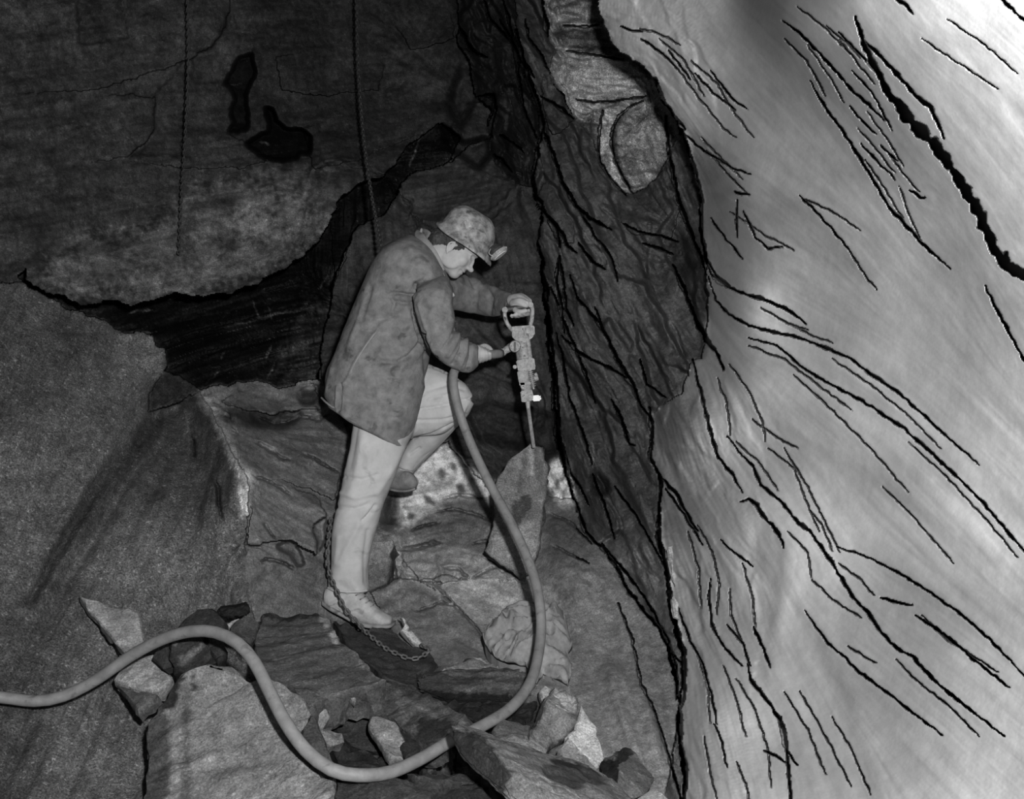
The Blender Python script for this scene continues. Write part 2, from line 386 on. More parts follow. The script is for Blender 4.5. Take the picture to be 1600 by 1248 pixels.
crack(2.5,.05,[(860,448),(880,500),(905,560),(925,610),(930,630)])
crack(2.5,.05,[(868,520),(880,560),(889,620),(900,650),(915,690),(925,725)])
crack(3,.06,[(874,400),(868,430),(876,470),(882,520)])
crack(3,.05,[(820,30),(826,60),(846,86),(860,115)])
crack(3,.06,[(800,70),(812,95),(826,105),(835,122)])
crack(3,.06,[(845,150),(862,160),(880,172),(896,186)])
crack(2,.04,[(905,330),(930,370),(955,400),(965,440)])
crack(2,.04,[(975,350),(1000,362),(1045,372),(1060,378)])
crack(2,.04,[(930,480),(945,520),(965,560),(990,600)])
crack(2,.05,[(1000,560),(1010,600),(1040,620)])
crack(2,.05,[(960,760),(990,800),(1020,850),(1040,890)])
crack(2,.05,[(925,740),(945,790),(960,840)])
crack(2,.05,[(880,700),(892,740),(912,770),(920,790)])
# columns above the miner
crack(4,.10,[(716,40),(735,75),(748,85),(760,90)])
crack(4,.10,[(748,150),(770,148),(775,170),(766,190),(768,215)])
crack(3,.06,[(757,0),(765,30),(785,50),(800,70)])
crack(3,.06,[(785,0),(795,30),(800,60),(806,90),(812,130),(818,170),(838,215)])
crack(3,.05,[(780,210),(800,222),(818,238)])
crack(3,.06,[(770,240),(785,252),(800,268)])
# back wall plates
# left wall
crack(3,.03,[(300,684),(303,700),(305,715)])
crack(3,.04,[(336,745),(341,765),(342,790),(350,815)])
# ledge right of the wedge
crack(3,.05,[(400,650),(430,662),(455,658),(470,652),(500,655),(515,645)])
crack(3,.04,[(395,690),(420,700),(440,715),(458,718)])
crack(2.5,.04,[(392,740),(420,752),(445,765),(460,780)])
crack(2.5,.04,[(405,880),(415,872),(440,878),(462,890)])
crack(2.5,.03,[(412,815),(430,842)])
crack(2.5,.04,[(470,708),(490,715),(510,728),(530,740)])
# floor
crack(3.5,.07,[(622,860),(650,855),(690,846)])
crack(3,.05,[(578,925),(600,912),(618,900),(612,870),(616,845)])
crack(2.5,.04,[(655,905),(680,912),(705,940),(740,975),(760,1000)])
crack(2,.03,[(668,910),(675,907),(690,912)])
crack(2.5,.04,[(692,886),(715,888),(730,900),(735,905)])
crack(2,.03,[(645,955),(670,948),(690,940),(720,950)])
crack(2,.03,[(735,905),(760,890),(775,885)])
crack(2.5,.04,[(735,850),(760,845),(770,852)])
crack(2,.03,[(755,870),(790,890),(815,905)])
crack(2,.03,[(675,800),(710,795),(750,805),(772,818)])
crack(2,.03,[(640,830),(665,820),(690,815)])
crack(2,.03,[(690,780),(720,772),(760,780)])
crack(2,.03,[(852,800),(890,815),(925,850)])
crack(2,.03,[(860,850),(890,865),(920,880)])
crack(2.5,.05,[(555,680),(590,690),(640,695)])
# loose light lines in the niche
crack(3,.05,[(1005,157),(985,166),(967,180),(957,200),(955,222),(960,250),(972,275),(990,303)])
crack(3,.05,[(942,172),(937,200),(935,230),(938,255),(955,280),(978,305)])
crack(2,.03,[(880,40),(910,42),(937,38)])
crack(2,.03,[(900,155),(930,160),(960,158),(1010,150)])
crack(2,.03,[(885,80),(930,86),(975,92)])

def line_field(cracks, vee):
    out = np.zeros(PX.shape, dtype=np.float32)
    for (w, d, pts) in cracks:
        p = np.array(pts, dtype=np.float32)
        seg = np.hypot(*(p[1:] - p[:-1]).T); cum = np.r_[0, np.cumsum(seg)]; L = cum[-1]
        R = w * 2 + 8
        for k in range(len(p) - 1):
            a, b = p[k], p[k + 1]
            j0, j1 = np.searchsorted(GXA, [min(a[0], b[0]) - R, max(a[0], b[0]) + R])
            i0, i1 = np.searchsorted(GYA, [min(a[1], b[1]) - R, max(a[1], b[1]) + R])
            if j1 <= j0 or i1 <= i0: continue
            x = PXC[i0:i1, j0:j1]; y = PYC[i0:i1, j0:j1]
            ab = b - a
            t = np.clip(((x - a[0]) * ab[0] + (y - a[1]) * ab[1]) / (ab @ ab + 1e-6), 0, 1)
            dist = np.hypot(x - a[0] - t * ab[0], y - a[1] - t * ab[1])
            s = (cum[k] + t * seg[k]) / L
            tap = np.clip(np.minimum(s, 1 - s) * 6, 0.25, 1)
            ww = np.maximum(w * .62 * (0.2 + 0.8 * tap) * np.clip(1 + 1.0 * CJ[i0:i1, j0:j1], .4, 1.8), 1.15 * np.clip(np.minimum(s, 1 - s) * 14, .55, 1))
            if vee: g = (d * .7 + .012) * np.clip(1 - dist / (1.9 * ww + .8), 0, 1) * np.clip(np.minimum(s, 1 - s) * 6, 0, 1)
            else: g = (d * 1.6 + (.13 if w > 1.5 else .075)) * np.clip((ww - dist) / .7 + .5, 0, 1)
            out[i0:i1, j0:j1] = np.maximum(out[i0:i1, j0:j1], g)
    return out
PXC = PX + 2.2 * fbm(PX / 14, PY / 14, 2, 21)
PYC = PY + 2.2 * fbm(PX / 14, PY / 14, 2, 22)
CJ = fbm(PX / 18, PY / 18, 2, 61)
CRK = line_field(CR, False)
CRV = line_field(CR, True)

# ---- cleavage direction, from the fractures and a few strokes where there are none
GUIDE = [p for (_, _, p) in CR] + [
    [(0,40),(120,25)],[(0,200),(120,180)],[(0,330),(120,310)],[(150,350),(260,330)],[(320,380),(440,330)],[(300,300),(420,285)],[(420,120),(560,110)],[(560,200),(680,180)],[(150,420),(260,400)],
    [(330,520),(470,490)],[(300,560),(420,520)],[(0,600),(60,480)],[(60,760),(160,600)],[(0,1000),(110,820)],[(120,1000),(230,800)],[(60,1200),(150,1000)],[(250,900),(330,720)],[(180,1150),(230,1000)],[(300,780),(350,680)],
    [(1150,100),(1300,260)],[(1100,30),(1220,150)],[(1200,380),(1330,470)],[(1250,620),(1400,740)],[(1300,800),(1420,900)],[(1480,600),(1560,680)],[(1480,200),(1560,300)],[(1350,1100),(1450,1200)],[(1280,1100),(1330,1230)],[(1500,60),(1590,180)],
    [(900,900),(960,1050)],[(920,1050),(980,1200)],[(900,850),(1000,880)],[(700,300),(830,270)],[(720,600),(850,640)],[(640,880),(800,960)],[(600,1000),(760,1040)],[(540,300),(540,420)],[(880,60),(990,60)],[(890,130),(1010,140)],[(960,230),(985,270)],
    [(1060,640),(1085,760)],[(1080,850),(1130,960)],[(420,790),(500,830)],[(450,930),(520,960)]]
_s = []
for p in GUIDE:
    p = np.array(p, dtype=np.float32)
    for a, b in zip(p[:-1], p[1:]):
        n = max(1, int(np.hypot(*(b - a)) // 30))
        th = math.atan2(b[1] - a[1], b[0] - a[0])
        for q in range(n):
            c = a + (b - a) * ((q + .5) / n)
            _s.append((c[0], c[1], math.cos(2 * th), math.sin(2 * th)))
_s = np.array(_s, dtype=np.float32)
ci = np.arange(0, H_, 8); cj = np.arange(0, W_, 8)
qx = GXA[cj][None, :, None]; qy = GYA[ci][:, None, None]
w_ = 1.0 / (((qx - _s[:, 0]) ** 2 + (qy - _s[:, 1]) ** 2) + 30.0 ** 2) ** 2
c2 = (w_ * _s[:, 2]).sum(-1); s2 = (w_ * _s[:, 3]).sum(-1)
nn = np.hypot(c2, s2) + 1e-12
def upsample(a):
    fi = np.clip(np.arange(H_) / 8.0, 0, len(ci) - 1.001); fj = np.clip(np.arange(W_) / 8.0, 0, len(cj) - 1.001)
    i = fi.astype(int); j = fj.astype(int); u = (fi - i)[:, None]; v = (fj - j)[None, :]
    return (a[i][:, j] * (1 - u) * (1 - v) + a[i + 1][:, j] * u * (1 - v) + a[i][:, j + 1] * (1 - u) * v + a[i + 1][:, j + 1] * u * v).astype(np.float32)
TH = 0.5 * np.arctan2(upsample(s2 / nn), upsample(c2 / nn))
CT, ST = np.cos(TH), np.sin(TH)
def streak(scale, length, seed):
    """grain drawn out along the cleavage"""
    acc = np.zeros(PX.shape, dtype=np.float32); n = 9
    for k in range(-n, n + 1):
        s = length * k / n
        acc += noise2((PX + s * CT) / scale, (PY + s * ST) / scale, seed)
    acc /= acc[:, 50:-50].std()
    return acc
S1 = streak(5.0, 50, 31)
S2 = streak(11.0, 75, 32)
S3 = streak(30.0, 120, 33)
FB1 = fbm(PX / 120, PY / 120, 5, 41)
FB2 = fbm(PX / 34, PY / 34, 4, 42)
FB3 = fbm(PX / 9, PY / 9, 3, 43)

# ---- relief by rock mass: (lumps, streaks fine, streaks mid, streaks broad, splinter cracks), metres at 4 m
RELIEF = {0:(.030,.0005,.0008,.006,.003), 1:(.05,.0008,.002,.02,.02), 2:(.035,.0012,.002,.010,.006), 3:(.024,.0009,.0014,.006,.004), 4:(.014,.0010,.0012,.008,.0),
          5:(.02,.0010,.004,.012,.008), 6:(.035,.0012,.0022,.014,.012), 7:(.05,.0015,.003,.015,.02), 8:(.0065,.0002,.0005,.0022,.0)}
def facets(ang, lx, ly, seed, warp=8.0):
    """split faces of cleaved rock: flat cells, long along the cleavage, each at its own height and tilt"""
    a = math.radians(ang); c, s_ = math.cos(a), math.sin(a)
    x = PX + warp * fbm(PX / 40, PY / 40, 2, seed + 3); y = PY + warp * fbm(PX / 40, PY / 40, 2, seed + 4)
    u = (x * c + y * s_) / lx; v = (-x * s_ + y * c) / ly
    iu = np.floor(u).astype(np.int32); iv = np.floor(v).astype(np.int32)
    best = np.full(u.shape, 1e9, dtype=np.float32); out = np.zeros(u.shape, dtype=np.float32)
    rs = np.random.RandomState(seed); T = rs.rand(64, 64, 5).astype(np.float32)
    for du in (-1, 0, 1):
        for dv in (-1, 0, 1):
            h = T[(iu + du) & 63, (iv + dv) & 63]
            fu = u - (iu + du + h[..., 0]); fv = v - (iv + dv + h[..., 1])
            d2 = fu * fu + fv * fv
            val = (h[..., 2] - .5) * 1.2 + (h[..., 3] - .5) * 1.6 * fu + (h[..., 4] - .5) * 1.6 * fv
            m = d2 < best
            best = np.where(m, d2, best); out = np.where(m, val, out)
    return out
FAC = np.zeros(PX.shape, dtype=np.float32)
def facet_on(codes, amp, *args):
    m = blur(np.isin(REG, codes), 2)
    FAC[...] += amp * m * facets(*args)
facet_on([6], .11, 66, 190, 34, 101); facet_on([6], .030, 60, 60, 16, 102)
facet_on([7], .12, 72, 60, 18, 103); facet_on([7], .04, 30, 30, 10, 104)
facet_on([2], .035, 15, 80, 36, 105); facet_on([2], .014, 40, 30, 12, 106)
facet_on([1], .06, -12, 80, 26, 107); facet_on([1], .02, -30, 26, 10, 108)
facet_on([0], .022, -8, 170, 80, 109); facet_on([0], .008, -15, 60, 22, 110)
facet_on([3], .022, 20, 90, 45, 111); facet_on([3], .006, 35, 30, 16, 112)
FAC *= np.where(REG == 3, np.clip(1 - (PX - 840) / 40, .12, 1), 1)
facet_on([5], .05, 4, 110, 16, 113)
facet_on([4], .010, -55, 150, 50, 114)
AMP = [np.zeros(PX.shape, dtype=np.float32) for _ in range(5)]
for code, vals in RELIEF.items():
    m = REG == code
    for a, v in zip(AMP, vals): a[m] = v
# the right wall is shattered beside the rock mass and smooth farther out
near = np.clip((1230 - PX) / 170, 0, 1) * (REG == 8) * np.clip((PY - 520) / 120, 0, 1)
near = np.maximum(near, np.clip((1150 - PX) / 80, 0, 1) * (REG == 8) * np.clip((330 - PY) / 60, 0, 1) * .7)
AMP[1] += near * .0012; AMP[2] += near * .002; AMP[4] += near * .005
FAC += blur(near, 3) * (.026 * facets(66, 130, 24, 116) + .005 * facets(58, 50, 14, 117))
AMP = [blur(a, 3) for a in AMP]
FAC = np.where(np.isin(REG, [6, 7, 5, 8]), blur(FAC, 1), blur(FAC, 4))
SCALE = D / 4.0
splinter = np.clip((S2 - 1.15) * 1.5, 0, 1) + 0.6 * np.clip((S1 - 1.5) * 1.5, 0, 1)
REL = (AMP[0] * (FB1 * 1.2 + FB2 * 0.45 + FB3 * .12) - AMP[1] * S1 - AMP[2] * S2 - AMP[3] * S3 + AMP[4] * splinter)
REL = REL * np.clip((2000 - PX) / 250, 0, 1); FAC = FAC * np.clip((2000 - PX) / 250, 0, 1)
D = D + SCALE * (REL + FAC) + np.where(np.isin(REG, [0, 4]) | ((REG == 3) & (PX < 900)), CRV, CRK * np.where(REG == 3, .6, 1.0)) * np.clip(SCALE, .6, 1.2)

# ---- hollows and proud plates: (points, metres deeper, feather in cells)
def hollow(poly, d, feather=1):
    global D
    m = in_poly(poly).astype(np.float32)
    D = D + d * (blur(m, feather) if feather else m)
def plate(poly, d, ang):
    """a slab still bedded on one side: it stands proud by d on the side that ang points to"""
    global D
    m = in_poly(poly)
    c, s_ = math.cos(math.radians(ang)), math.sin(math.radians(ang))
    t = PX * c + PY * s_
    lo, hi = t[m].min(), t[m].max()
    D = D - d * m * np.clip((t - lo) / (hi - lo) * 1.25 - .25, 0, 1)
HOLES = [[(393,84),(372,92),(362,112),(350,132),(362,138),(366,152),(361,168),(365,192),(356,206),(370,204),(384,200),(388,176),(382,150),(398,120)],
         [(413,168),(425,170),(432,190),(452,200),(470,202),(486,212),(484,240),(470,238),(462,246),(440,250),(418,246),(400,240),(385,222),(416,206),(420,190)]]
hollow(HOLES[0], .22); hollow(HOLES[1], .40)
hollow([(120,0),(195,0),(200,60),(180,66),(125,68)], .03)
hollow([(240,150),(242,170),(240,205),(225,225),(200,244),(280,242),(292,160),(290,95)], .03)
hollow([(360,6),(352,36),(332,70),(300,92),(300,130),(352,128),(360,112),(392,84),(400,50),(372,44)], .03)
hollow([(690,190),(725,225),(760,215),(768,240),(745,262),(715,240),(700,232)], .25, 2)
hollow([(722,100),(745,120),(748,150),(735,170),(720,200),(700,160)], .15, 3)
hollow([(720,640),(760,632),(800,638),(870,650),(876,700),(850,720),(840,700),(780,690),(740,680)], .10, 4)   # undercut below the drill
hollow([(594,820),(600,790),(612,775),(622,790),(625,815),(612,825)], .10, 3)
hollow([(925,735),(950,752),(955,765),(930,775),(918,765)], .08, 2)
hollow([(390,645),(430,650),(470,640),(468,655),(440,668),(400,664)], .10, 2)
hollow([(465,612),(492,600),(500,610),(490,630),(470,632)], .05, 1)
hollow([(440,845),(455,845),(470,862),(475,880),(465,886),(452,866),(430,852)], .07, 1)
hollow([(489,822),(510,806),(508,840),(498,868)], .06, 1)
# proud plates
plate([(1010,288),(1040,258),(1060,330),(1050,372),(985,365),(955,330),(985,309)], .07, 60)
plate([(838,310),(850,285),(872,290),(900,330),(896,380),(872,378),(852,336)], .08, 150)
plate([(847,95),(870,110),(900,186),(880,205),(862,212),(848,170)], .10, 80)
plate([(510,806),(500,780),(440,752),(392,746),(388,850),(404,852),(440,840),(455,845),(498,868),(489,822)], .17, 70)
plate([(655,903),(700,935),(745,980),(770,1010),(860,980),(870,930),(840,905),(740,905),(690,900)], .05, 160)
plate([(620,860),(690,847),(750,880),(820,905),(735,905),(700,910),(655,905)], .05, 100)
plate([(578,925),(618,905),(660,905),(705,940),(760,1000),(740,1030),(690,1040),(620,1005)], .05, 230)
plate([(470,710),(530,740),(520,780),(500,770),(440,750),(395,742),(420,715)], .08, 60)
plate([(395,595),(440,592),(490,600),(500,640),(470,640),(430,648),(390,642),(345,628)], .10, 80)
plate([(515,345),(545,300),(590,290),(560,330),(540,400),(525,440)], .10, 100)
hollow([(945,1030),(1000,1070),(1020,1110),(1040,1173),(1000,1190),(960,1110)], -.04, 3)
hollow([(1186,800),(1216,832),(1225,856),(1222,920),(1200,990),(1180,940),(1172,860)], .02, 5)
hollow([(1130,560),(1250,575),(1400,690),(1540,830),(1590,900),(1500,840),(1380,760),(1240,680)], -.02, 6)
hollow([(1225,920),(1260,960),(1310,1060),(1350,1180),(1370,1280),(1300,1280),(1255,1120),(1225,1010)], .02, 6)
plate([(-60,-60),(368,-60),(360,12),(352,36),(332,70),(300,92),(150,140),(-60,150)], .07, 10)
plate([(120,150),(240,150),(242,170),(240,205),(225,225),(200,244),(100,260)], .05, 15)
plate([(245,205),(300,130),(352,128),(365,192),(356,206),(385,222),(420,248),(380,262),(280,262),(205,246)], .05, 60)
plate([(430,90),(560,60),(600,100),(590,140),(500,150),(440,140)], .05, 100)
plate([(470,200),(600,170),(690,178),(640,215),(560,250),(490,262)], .06, 95)
plate([(610,20),(700,10),(712,60),(640,80)], .05, 80)
hollow([(283,626),(236,650),(172,714),(145,755),(90,850),(40,940),(50,945),(105,850),(160,765),(200,715),(245,672),(285,640)], .05, 3)
hollow([(262,650),(246,695),(215,725),(180,765),(130,840),(80,920),(95,925),(150,850),(200,760),(250,712),(258,690)], .04, 4)
# an old half-drilled hole in the floor and the broken edge of the white streak
hollow([(684,868),(692,868),(693,908),(685,908)], -.012, 1)

# ---- rock tone: dark and dusty slate, mica, lime, plus some painted light and shade
ROCK_TONE = np.zeros(PX.shape, dtype=np.float32); GRAIN = np.zeros(PX.shape, dtype=np.float32)
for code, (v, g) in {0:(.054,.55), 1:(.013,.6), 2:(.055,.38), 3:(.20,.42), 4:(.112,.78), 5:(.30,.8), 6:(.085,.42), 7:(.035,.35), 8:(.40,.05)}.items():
    m = REG == code; ROCK_TONE[m] = v; GRAIN[m] = g
ROCK_TONE = blur(ROCK_TONE, 1); GRAIN = blur(GRAIN, 4)
def patch(poly, v, feather=3, mix=1.0, ragged=0.0, only=None):
    global ROCK_TONE
    m = in_poly(poly).astype(np.float32)
    m = blur(m, feather)
    if ragged: m = np.clip(m + ragged * (FB2 + FB3 * .8) * 4 * m * (1 - m) + ragged * np.minimum(FB2 + .6 * FB3, 0) * m, 0, 1)
    if only is not None: m = m * np.isin(REG, only)
    m *= mix
    ROCK_TONE = ROCK_TONE * (1 - m) + v * m
# back wall: darker above; the lit lower band is painted paler
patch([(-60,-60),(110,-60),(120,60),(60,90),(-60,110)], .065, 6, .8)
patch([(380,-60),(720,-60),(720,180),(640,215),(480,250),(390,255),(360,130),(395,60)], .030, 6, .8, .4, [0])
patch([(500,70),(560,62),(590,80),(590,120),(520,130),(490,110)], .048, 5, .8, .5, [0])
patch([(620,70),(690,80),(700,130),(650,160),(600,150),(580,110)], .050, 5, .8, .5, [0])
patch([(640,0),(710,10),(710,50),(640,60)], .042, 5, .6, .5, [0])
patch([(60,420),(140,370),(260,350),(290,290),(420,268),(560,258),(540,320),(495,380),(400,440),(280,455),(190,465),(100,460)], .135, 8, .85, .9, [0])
patch([(380,300),(450,290),(480,310),(470,360),(400,370),(360,350)], .22, 8, .8, 1.1, [0])
patch([(290,318),(370,300),(400,300),(360,316),(300,330)], .045, 2, .8, .6, [0])
patch([(520,255),(600,215),(660,195),(650,215),(600,250),(560,282),(520,290)], .050, 3, .9, .3, [0, 1])
patch([(120,0),(165,0),(178,60),(128,66)], .034, 3, .9)
patch(HOLES[0], .007, 1); patch(HOLES[1], .005, 1)  # shade inside the two holes painted near black
patch([(180,478),(230,472),(300,468),(420,445),(520,350),(560,300),(520,470),(500,480),(300,575),(255,540)], .009, 4, .9, .3, [1])  # shade under the overhang painted into the recess
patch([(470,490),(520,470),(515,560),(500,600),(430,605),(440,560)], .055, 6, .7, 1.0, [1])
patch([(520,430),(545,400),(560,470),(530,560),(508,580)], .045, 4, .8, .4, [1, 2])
patch([(395,600),(440,595),(470,600),(490,620),(450,640),(400,638),(350,630),(340,610)], .15, 3, .9, .6, [3])
patch([(330,606),(345,603),(356,622),(350,632),(336,624)], .22, 2, .9)
patch([(345,640),(380,640),(430,642),(470,640),(460,668),(420,672),(370,664),(350,660)], .030, 3, .9, .5, [3])  # shade below the wedge overhang painted dark
patch([(470,608),(495,606),(492,632),(470,632)], .04, 1, .9, 0, [3])  # shade of the small hollow painted in
patch([(330,690),(384,740),(500,780),(500,860),(400,850),(392,960),(520,960),(560,700),(520,640),(430,670)], .14, 6, .6, .3, [3])
patch([(466,770),(505,772),(520,795),(500,812),(480,830),(470,800)], .17, 3, .8, .6, [3])
# left slope
patch([(236,616),(262,570),(313,605),(283,626),(229,643)], .022, 2, .9, .3)
patch([(-60,440),(40,445),(120,490),(190,525),(100,620),(0,680),(-60,700)], .060, 12, .8)
patch([(283,627),(313,611),(333,646),(380,733),(384,790),(340,830),(240,800),(150,830),(60,930),(40,900),(145,760)], .075, 4, .8, 0, [4])
patch([(275,632),(252,672),(244,700),(196,745),(150,800),(90,880),(40,960),(60,900),(111,800),(172,717),(236,655)], .040, 3, .8, .2)
patch([(306,612),(318,608),(352,668),(388,735),(392,745),(386,810),(376,810),(378,752),(345,690)], .36, 2, .9, .3)  # chipped ridge edge, with its highlight painted in as pale tone
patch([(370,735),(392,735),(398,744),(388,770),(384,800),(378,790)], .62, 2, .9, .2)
patch([(298,680),(305,690),(308,720),(302,715)], .03, 1); patch([(333,742),(342,755),(346,800),(338,790)], .03, 1)
patch([(-60,960),(40,900),(140,900),(100,1060),(60,1280),(-60,1280)], .055, 14, .8)  # flash falloff painted in: darker toward the lower left
# floor, lime streak and the rock around it
patch([(600,850),(700,845),(830,900),(900,960),(860,1010),(780,1010),(700,940),(620,905)], .38, 5, .85, .3, [3])
patch([(578,925),(620,905),(660,912),(740,985),(760,1030),(690,1060),(620,1010),(590,960)], .20, 3, .9, .2, [3])
patch([(580,1000),(640,1010),(700,1050),(640,1080),(560,1050)], .05, 4, .9, .3, [3])
patch([(500,965),(600,980),(625,1000),(660,1080),(560,1060),(520,1010)], .035, 4, .9, .3, [3])
patch([(480,1090),(700,1060),(860,1100),(840,1260),(520,1290),(470,1200)], .032, 8, .9, .3, [3])
patch([(650,735),(660,712),(690,690),(705,700),(735,725),(765,760),(790,745),(800,775),(760,790),(720,778),(690,790),(640,822),(618,825),(622,780)], .85, 2, .95, .75)
patch([(862,715),(885,718),(892,755),(900,790),(880,790),(862,775),(855,740)], .80, 2, .95, .7)
for _q in [[(686,733),(691,731),(700,741),(694,749),(687,745)],[(711,760),(725,757),(731,772),(716,775)],[(867,745),(875,749),(872,766),(866,760)],[(880,734),(887,740),(882,756),(876,752)],[(877,765),(885,767),(880,779)],[(705,722),(714,726),(712,736),(704,732)],[(730,745),(742,748),(738,756)],[(660,770),(672,775),(680,790),(668,788)],[(636,800),(650,806),(646,816),(634,812)]]:
    patch(_q, .07, 1, .9)
patch([(596,822),(600,775),(612,768),(622,775),(620,812),(626,825)], .04, 2, .9)  # contour shadow painted beside the lime streak
patch([(690,780),(760,772),(790,790),(780,830),(700,850),(650,850),(640,825)], .15, 4, .8, .5)
patch([(720,642),(870,640),(876,705),(850,725),(790,745),(740,730),(700,690)], .022, 4, .9, .7, [2])  # shade in the undercut below the drill painted dark
patch([(745,640),(790,600),(860,560),(866,640),(800,640)], .05, 4, .7, .3, [2])
patch([(880,870),(950,880),(1010,1000),(1010,1110),(990,1220),(900,1160),(870,1040)], .21, 6, .8, .1, [3, 6])
patch([(880,900),(920,890),(945,940),(960,1040),(930,1080),(890,1000)], .22, 6, .6, .1, [3])
patch([(850,800),(905,800),(950,860),(940,880),(880,880),(850,860)], .10, 5, .8, .4, [3, 2])
# middle rock mass: darker core, lighter towards its foot and its right edge
patch([(700,240),(760,235),(840,300),(845,470),(760,480),(700,420)], .048, 8, .8, .3, [2])
patch([(715,-60),(800,-60),(830,120),(760,180),(740,130),(716,60)], .030, 6, .7, .4, [7])
patch([(1045,380),(1095,360),(1104,430),(1098,510),(1060,430)], .040, 2, .9, 0, [6])
patch([(1010,290),(1040,258),(1062,320),(1055,372),(985,365),(955,330),(985,309)], .075, 3, .9, .2, [6])
patch([(900,560),(1000,640),(1020,760),(1030,820),(960,740),(920,660)], .040, 6, .8, .3, [6])
patch([(905,610),(950,640),(985,720),(1000,800),(960,830),(930,790),(900,700)], .065, 8, .7, .2, [6])
patch([(950,850),(1030,860),(1050,960),(1070,1100),(1060,1280),(1020,1280),(1000,1080)], .17, 10, .85, .2, [6])
patch([(918,735),(955,752),(955,768),(925,780)], .02, 2, .9, .3)  # shade in the hollow painted dark
# niche: its lit band is painted paler
patch([(850,-60),(940,-60),(937,18),(900,22),(856,20)], .24, 4, .9, .2, [5])
patch([(858,22),(937,24),(930,40),(870,38)], .5, 3, .9, .3, [5])
patch([(868,40),(930,44),(960,70),(975,90),(900,82),(868,62)], .06, 2, .9, .4, [5])
patch([(885,85),(975,95),(1020,115),(1030,140),(960,150),(900,160),(870,120)], .42, 4, .8, .6, [5])
patch([(895,165),(930,165),(925,182),(900,184)], .42, 2, .8, .5, [5])
patch([(900,190),(935,186),(938,260),(925,255),(880,215)], .075, 3, .9, .4, [5])
patch([(942,172),(1000,158),(965,185),(955,215),(960,250),(990,303),(978,306),(940,262),(936,210)], .55, 1, .9, .4, [5])
patch([(1005,157),(975,178),(966,200),(967,235),(975,270),(995,303),(990,303),(970,275),(957,240),(955,210),(965,182)], .05, 1, .95, 0, [5])
# right wall
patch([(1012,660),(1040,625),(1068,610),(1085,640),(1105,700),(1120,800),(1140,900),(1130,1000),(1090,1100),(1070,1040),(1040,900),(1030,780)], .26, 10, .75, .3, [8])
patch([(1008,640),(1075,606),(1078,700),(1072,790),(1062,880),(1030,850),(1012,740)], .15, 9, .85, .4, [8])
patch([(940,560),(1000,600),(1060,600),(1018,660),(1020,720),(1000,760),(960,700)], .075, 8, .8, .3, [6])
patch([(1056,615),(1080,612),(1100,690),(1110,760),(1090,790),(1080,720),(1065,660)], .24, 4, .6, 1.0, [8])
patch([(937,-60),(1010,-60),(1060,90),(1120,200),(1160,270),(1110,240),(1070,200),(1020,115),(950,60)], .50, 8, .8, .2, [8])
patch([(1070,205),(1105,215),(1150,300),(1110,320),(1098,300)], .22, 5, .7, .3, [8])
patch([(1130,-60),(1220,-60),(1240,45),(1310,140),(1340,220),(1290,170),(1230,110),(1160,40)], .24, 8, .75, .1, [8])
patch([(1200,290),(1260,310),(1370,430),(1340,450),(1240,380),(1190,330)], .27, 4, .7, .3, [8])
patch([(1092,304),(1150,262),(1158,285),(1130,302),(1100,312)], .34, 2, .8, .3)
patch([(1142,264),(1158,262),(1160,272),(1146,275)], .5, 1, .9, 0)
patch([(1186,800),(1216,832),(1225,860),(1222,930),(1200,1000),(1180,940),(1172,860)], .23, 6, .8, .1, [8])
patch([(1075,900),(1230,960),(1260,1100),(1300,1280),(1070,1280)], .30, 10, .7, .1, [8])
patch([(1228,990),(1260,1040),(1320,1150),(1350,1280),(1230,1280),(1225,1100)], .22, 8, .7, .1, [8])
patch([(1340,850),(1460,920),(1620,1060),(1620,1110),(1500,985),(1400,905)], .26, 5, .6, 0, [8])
patch([(1337,27),(1371,112),(1414,180),(1465,234),(1522,317),(1551,386),(1610,436),(1800,440),(1800,-200),(1350,-200)], .60, 9, .9, 0, [8])  # painted paler here and below, for the strong light close to the flash
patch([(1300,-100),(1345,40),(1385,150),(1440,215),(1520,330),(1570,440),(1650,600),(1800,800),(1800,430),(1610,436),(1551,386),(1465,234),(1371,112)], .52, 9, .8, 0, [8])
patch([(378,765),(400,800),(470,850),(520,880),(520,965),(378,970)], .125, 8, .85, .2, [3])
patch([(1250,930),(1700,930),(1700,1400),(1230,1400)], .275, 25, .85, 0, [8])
MOT = {0:.55, 1:.5, 2:.28, 3:.20, 4:.30, 5:.35, 6:.22, 7:.3, 8:.05}
mot = np.zeros(PX.shape, dtype=np.float32)
for c, v in MOT.items(): mot[REG == c] = v
FB4 = fbm(PX / 60, PY / 42, 6, 47)
ROCK_TONE = ROCK_TONE * np.clip(1 + FB1 * .22, .5, 1.6) * np.exp(mot * (FB2 * .7 + FB3 * .8 + FB4 * .8))
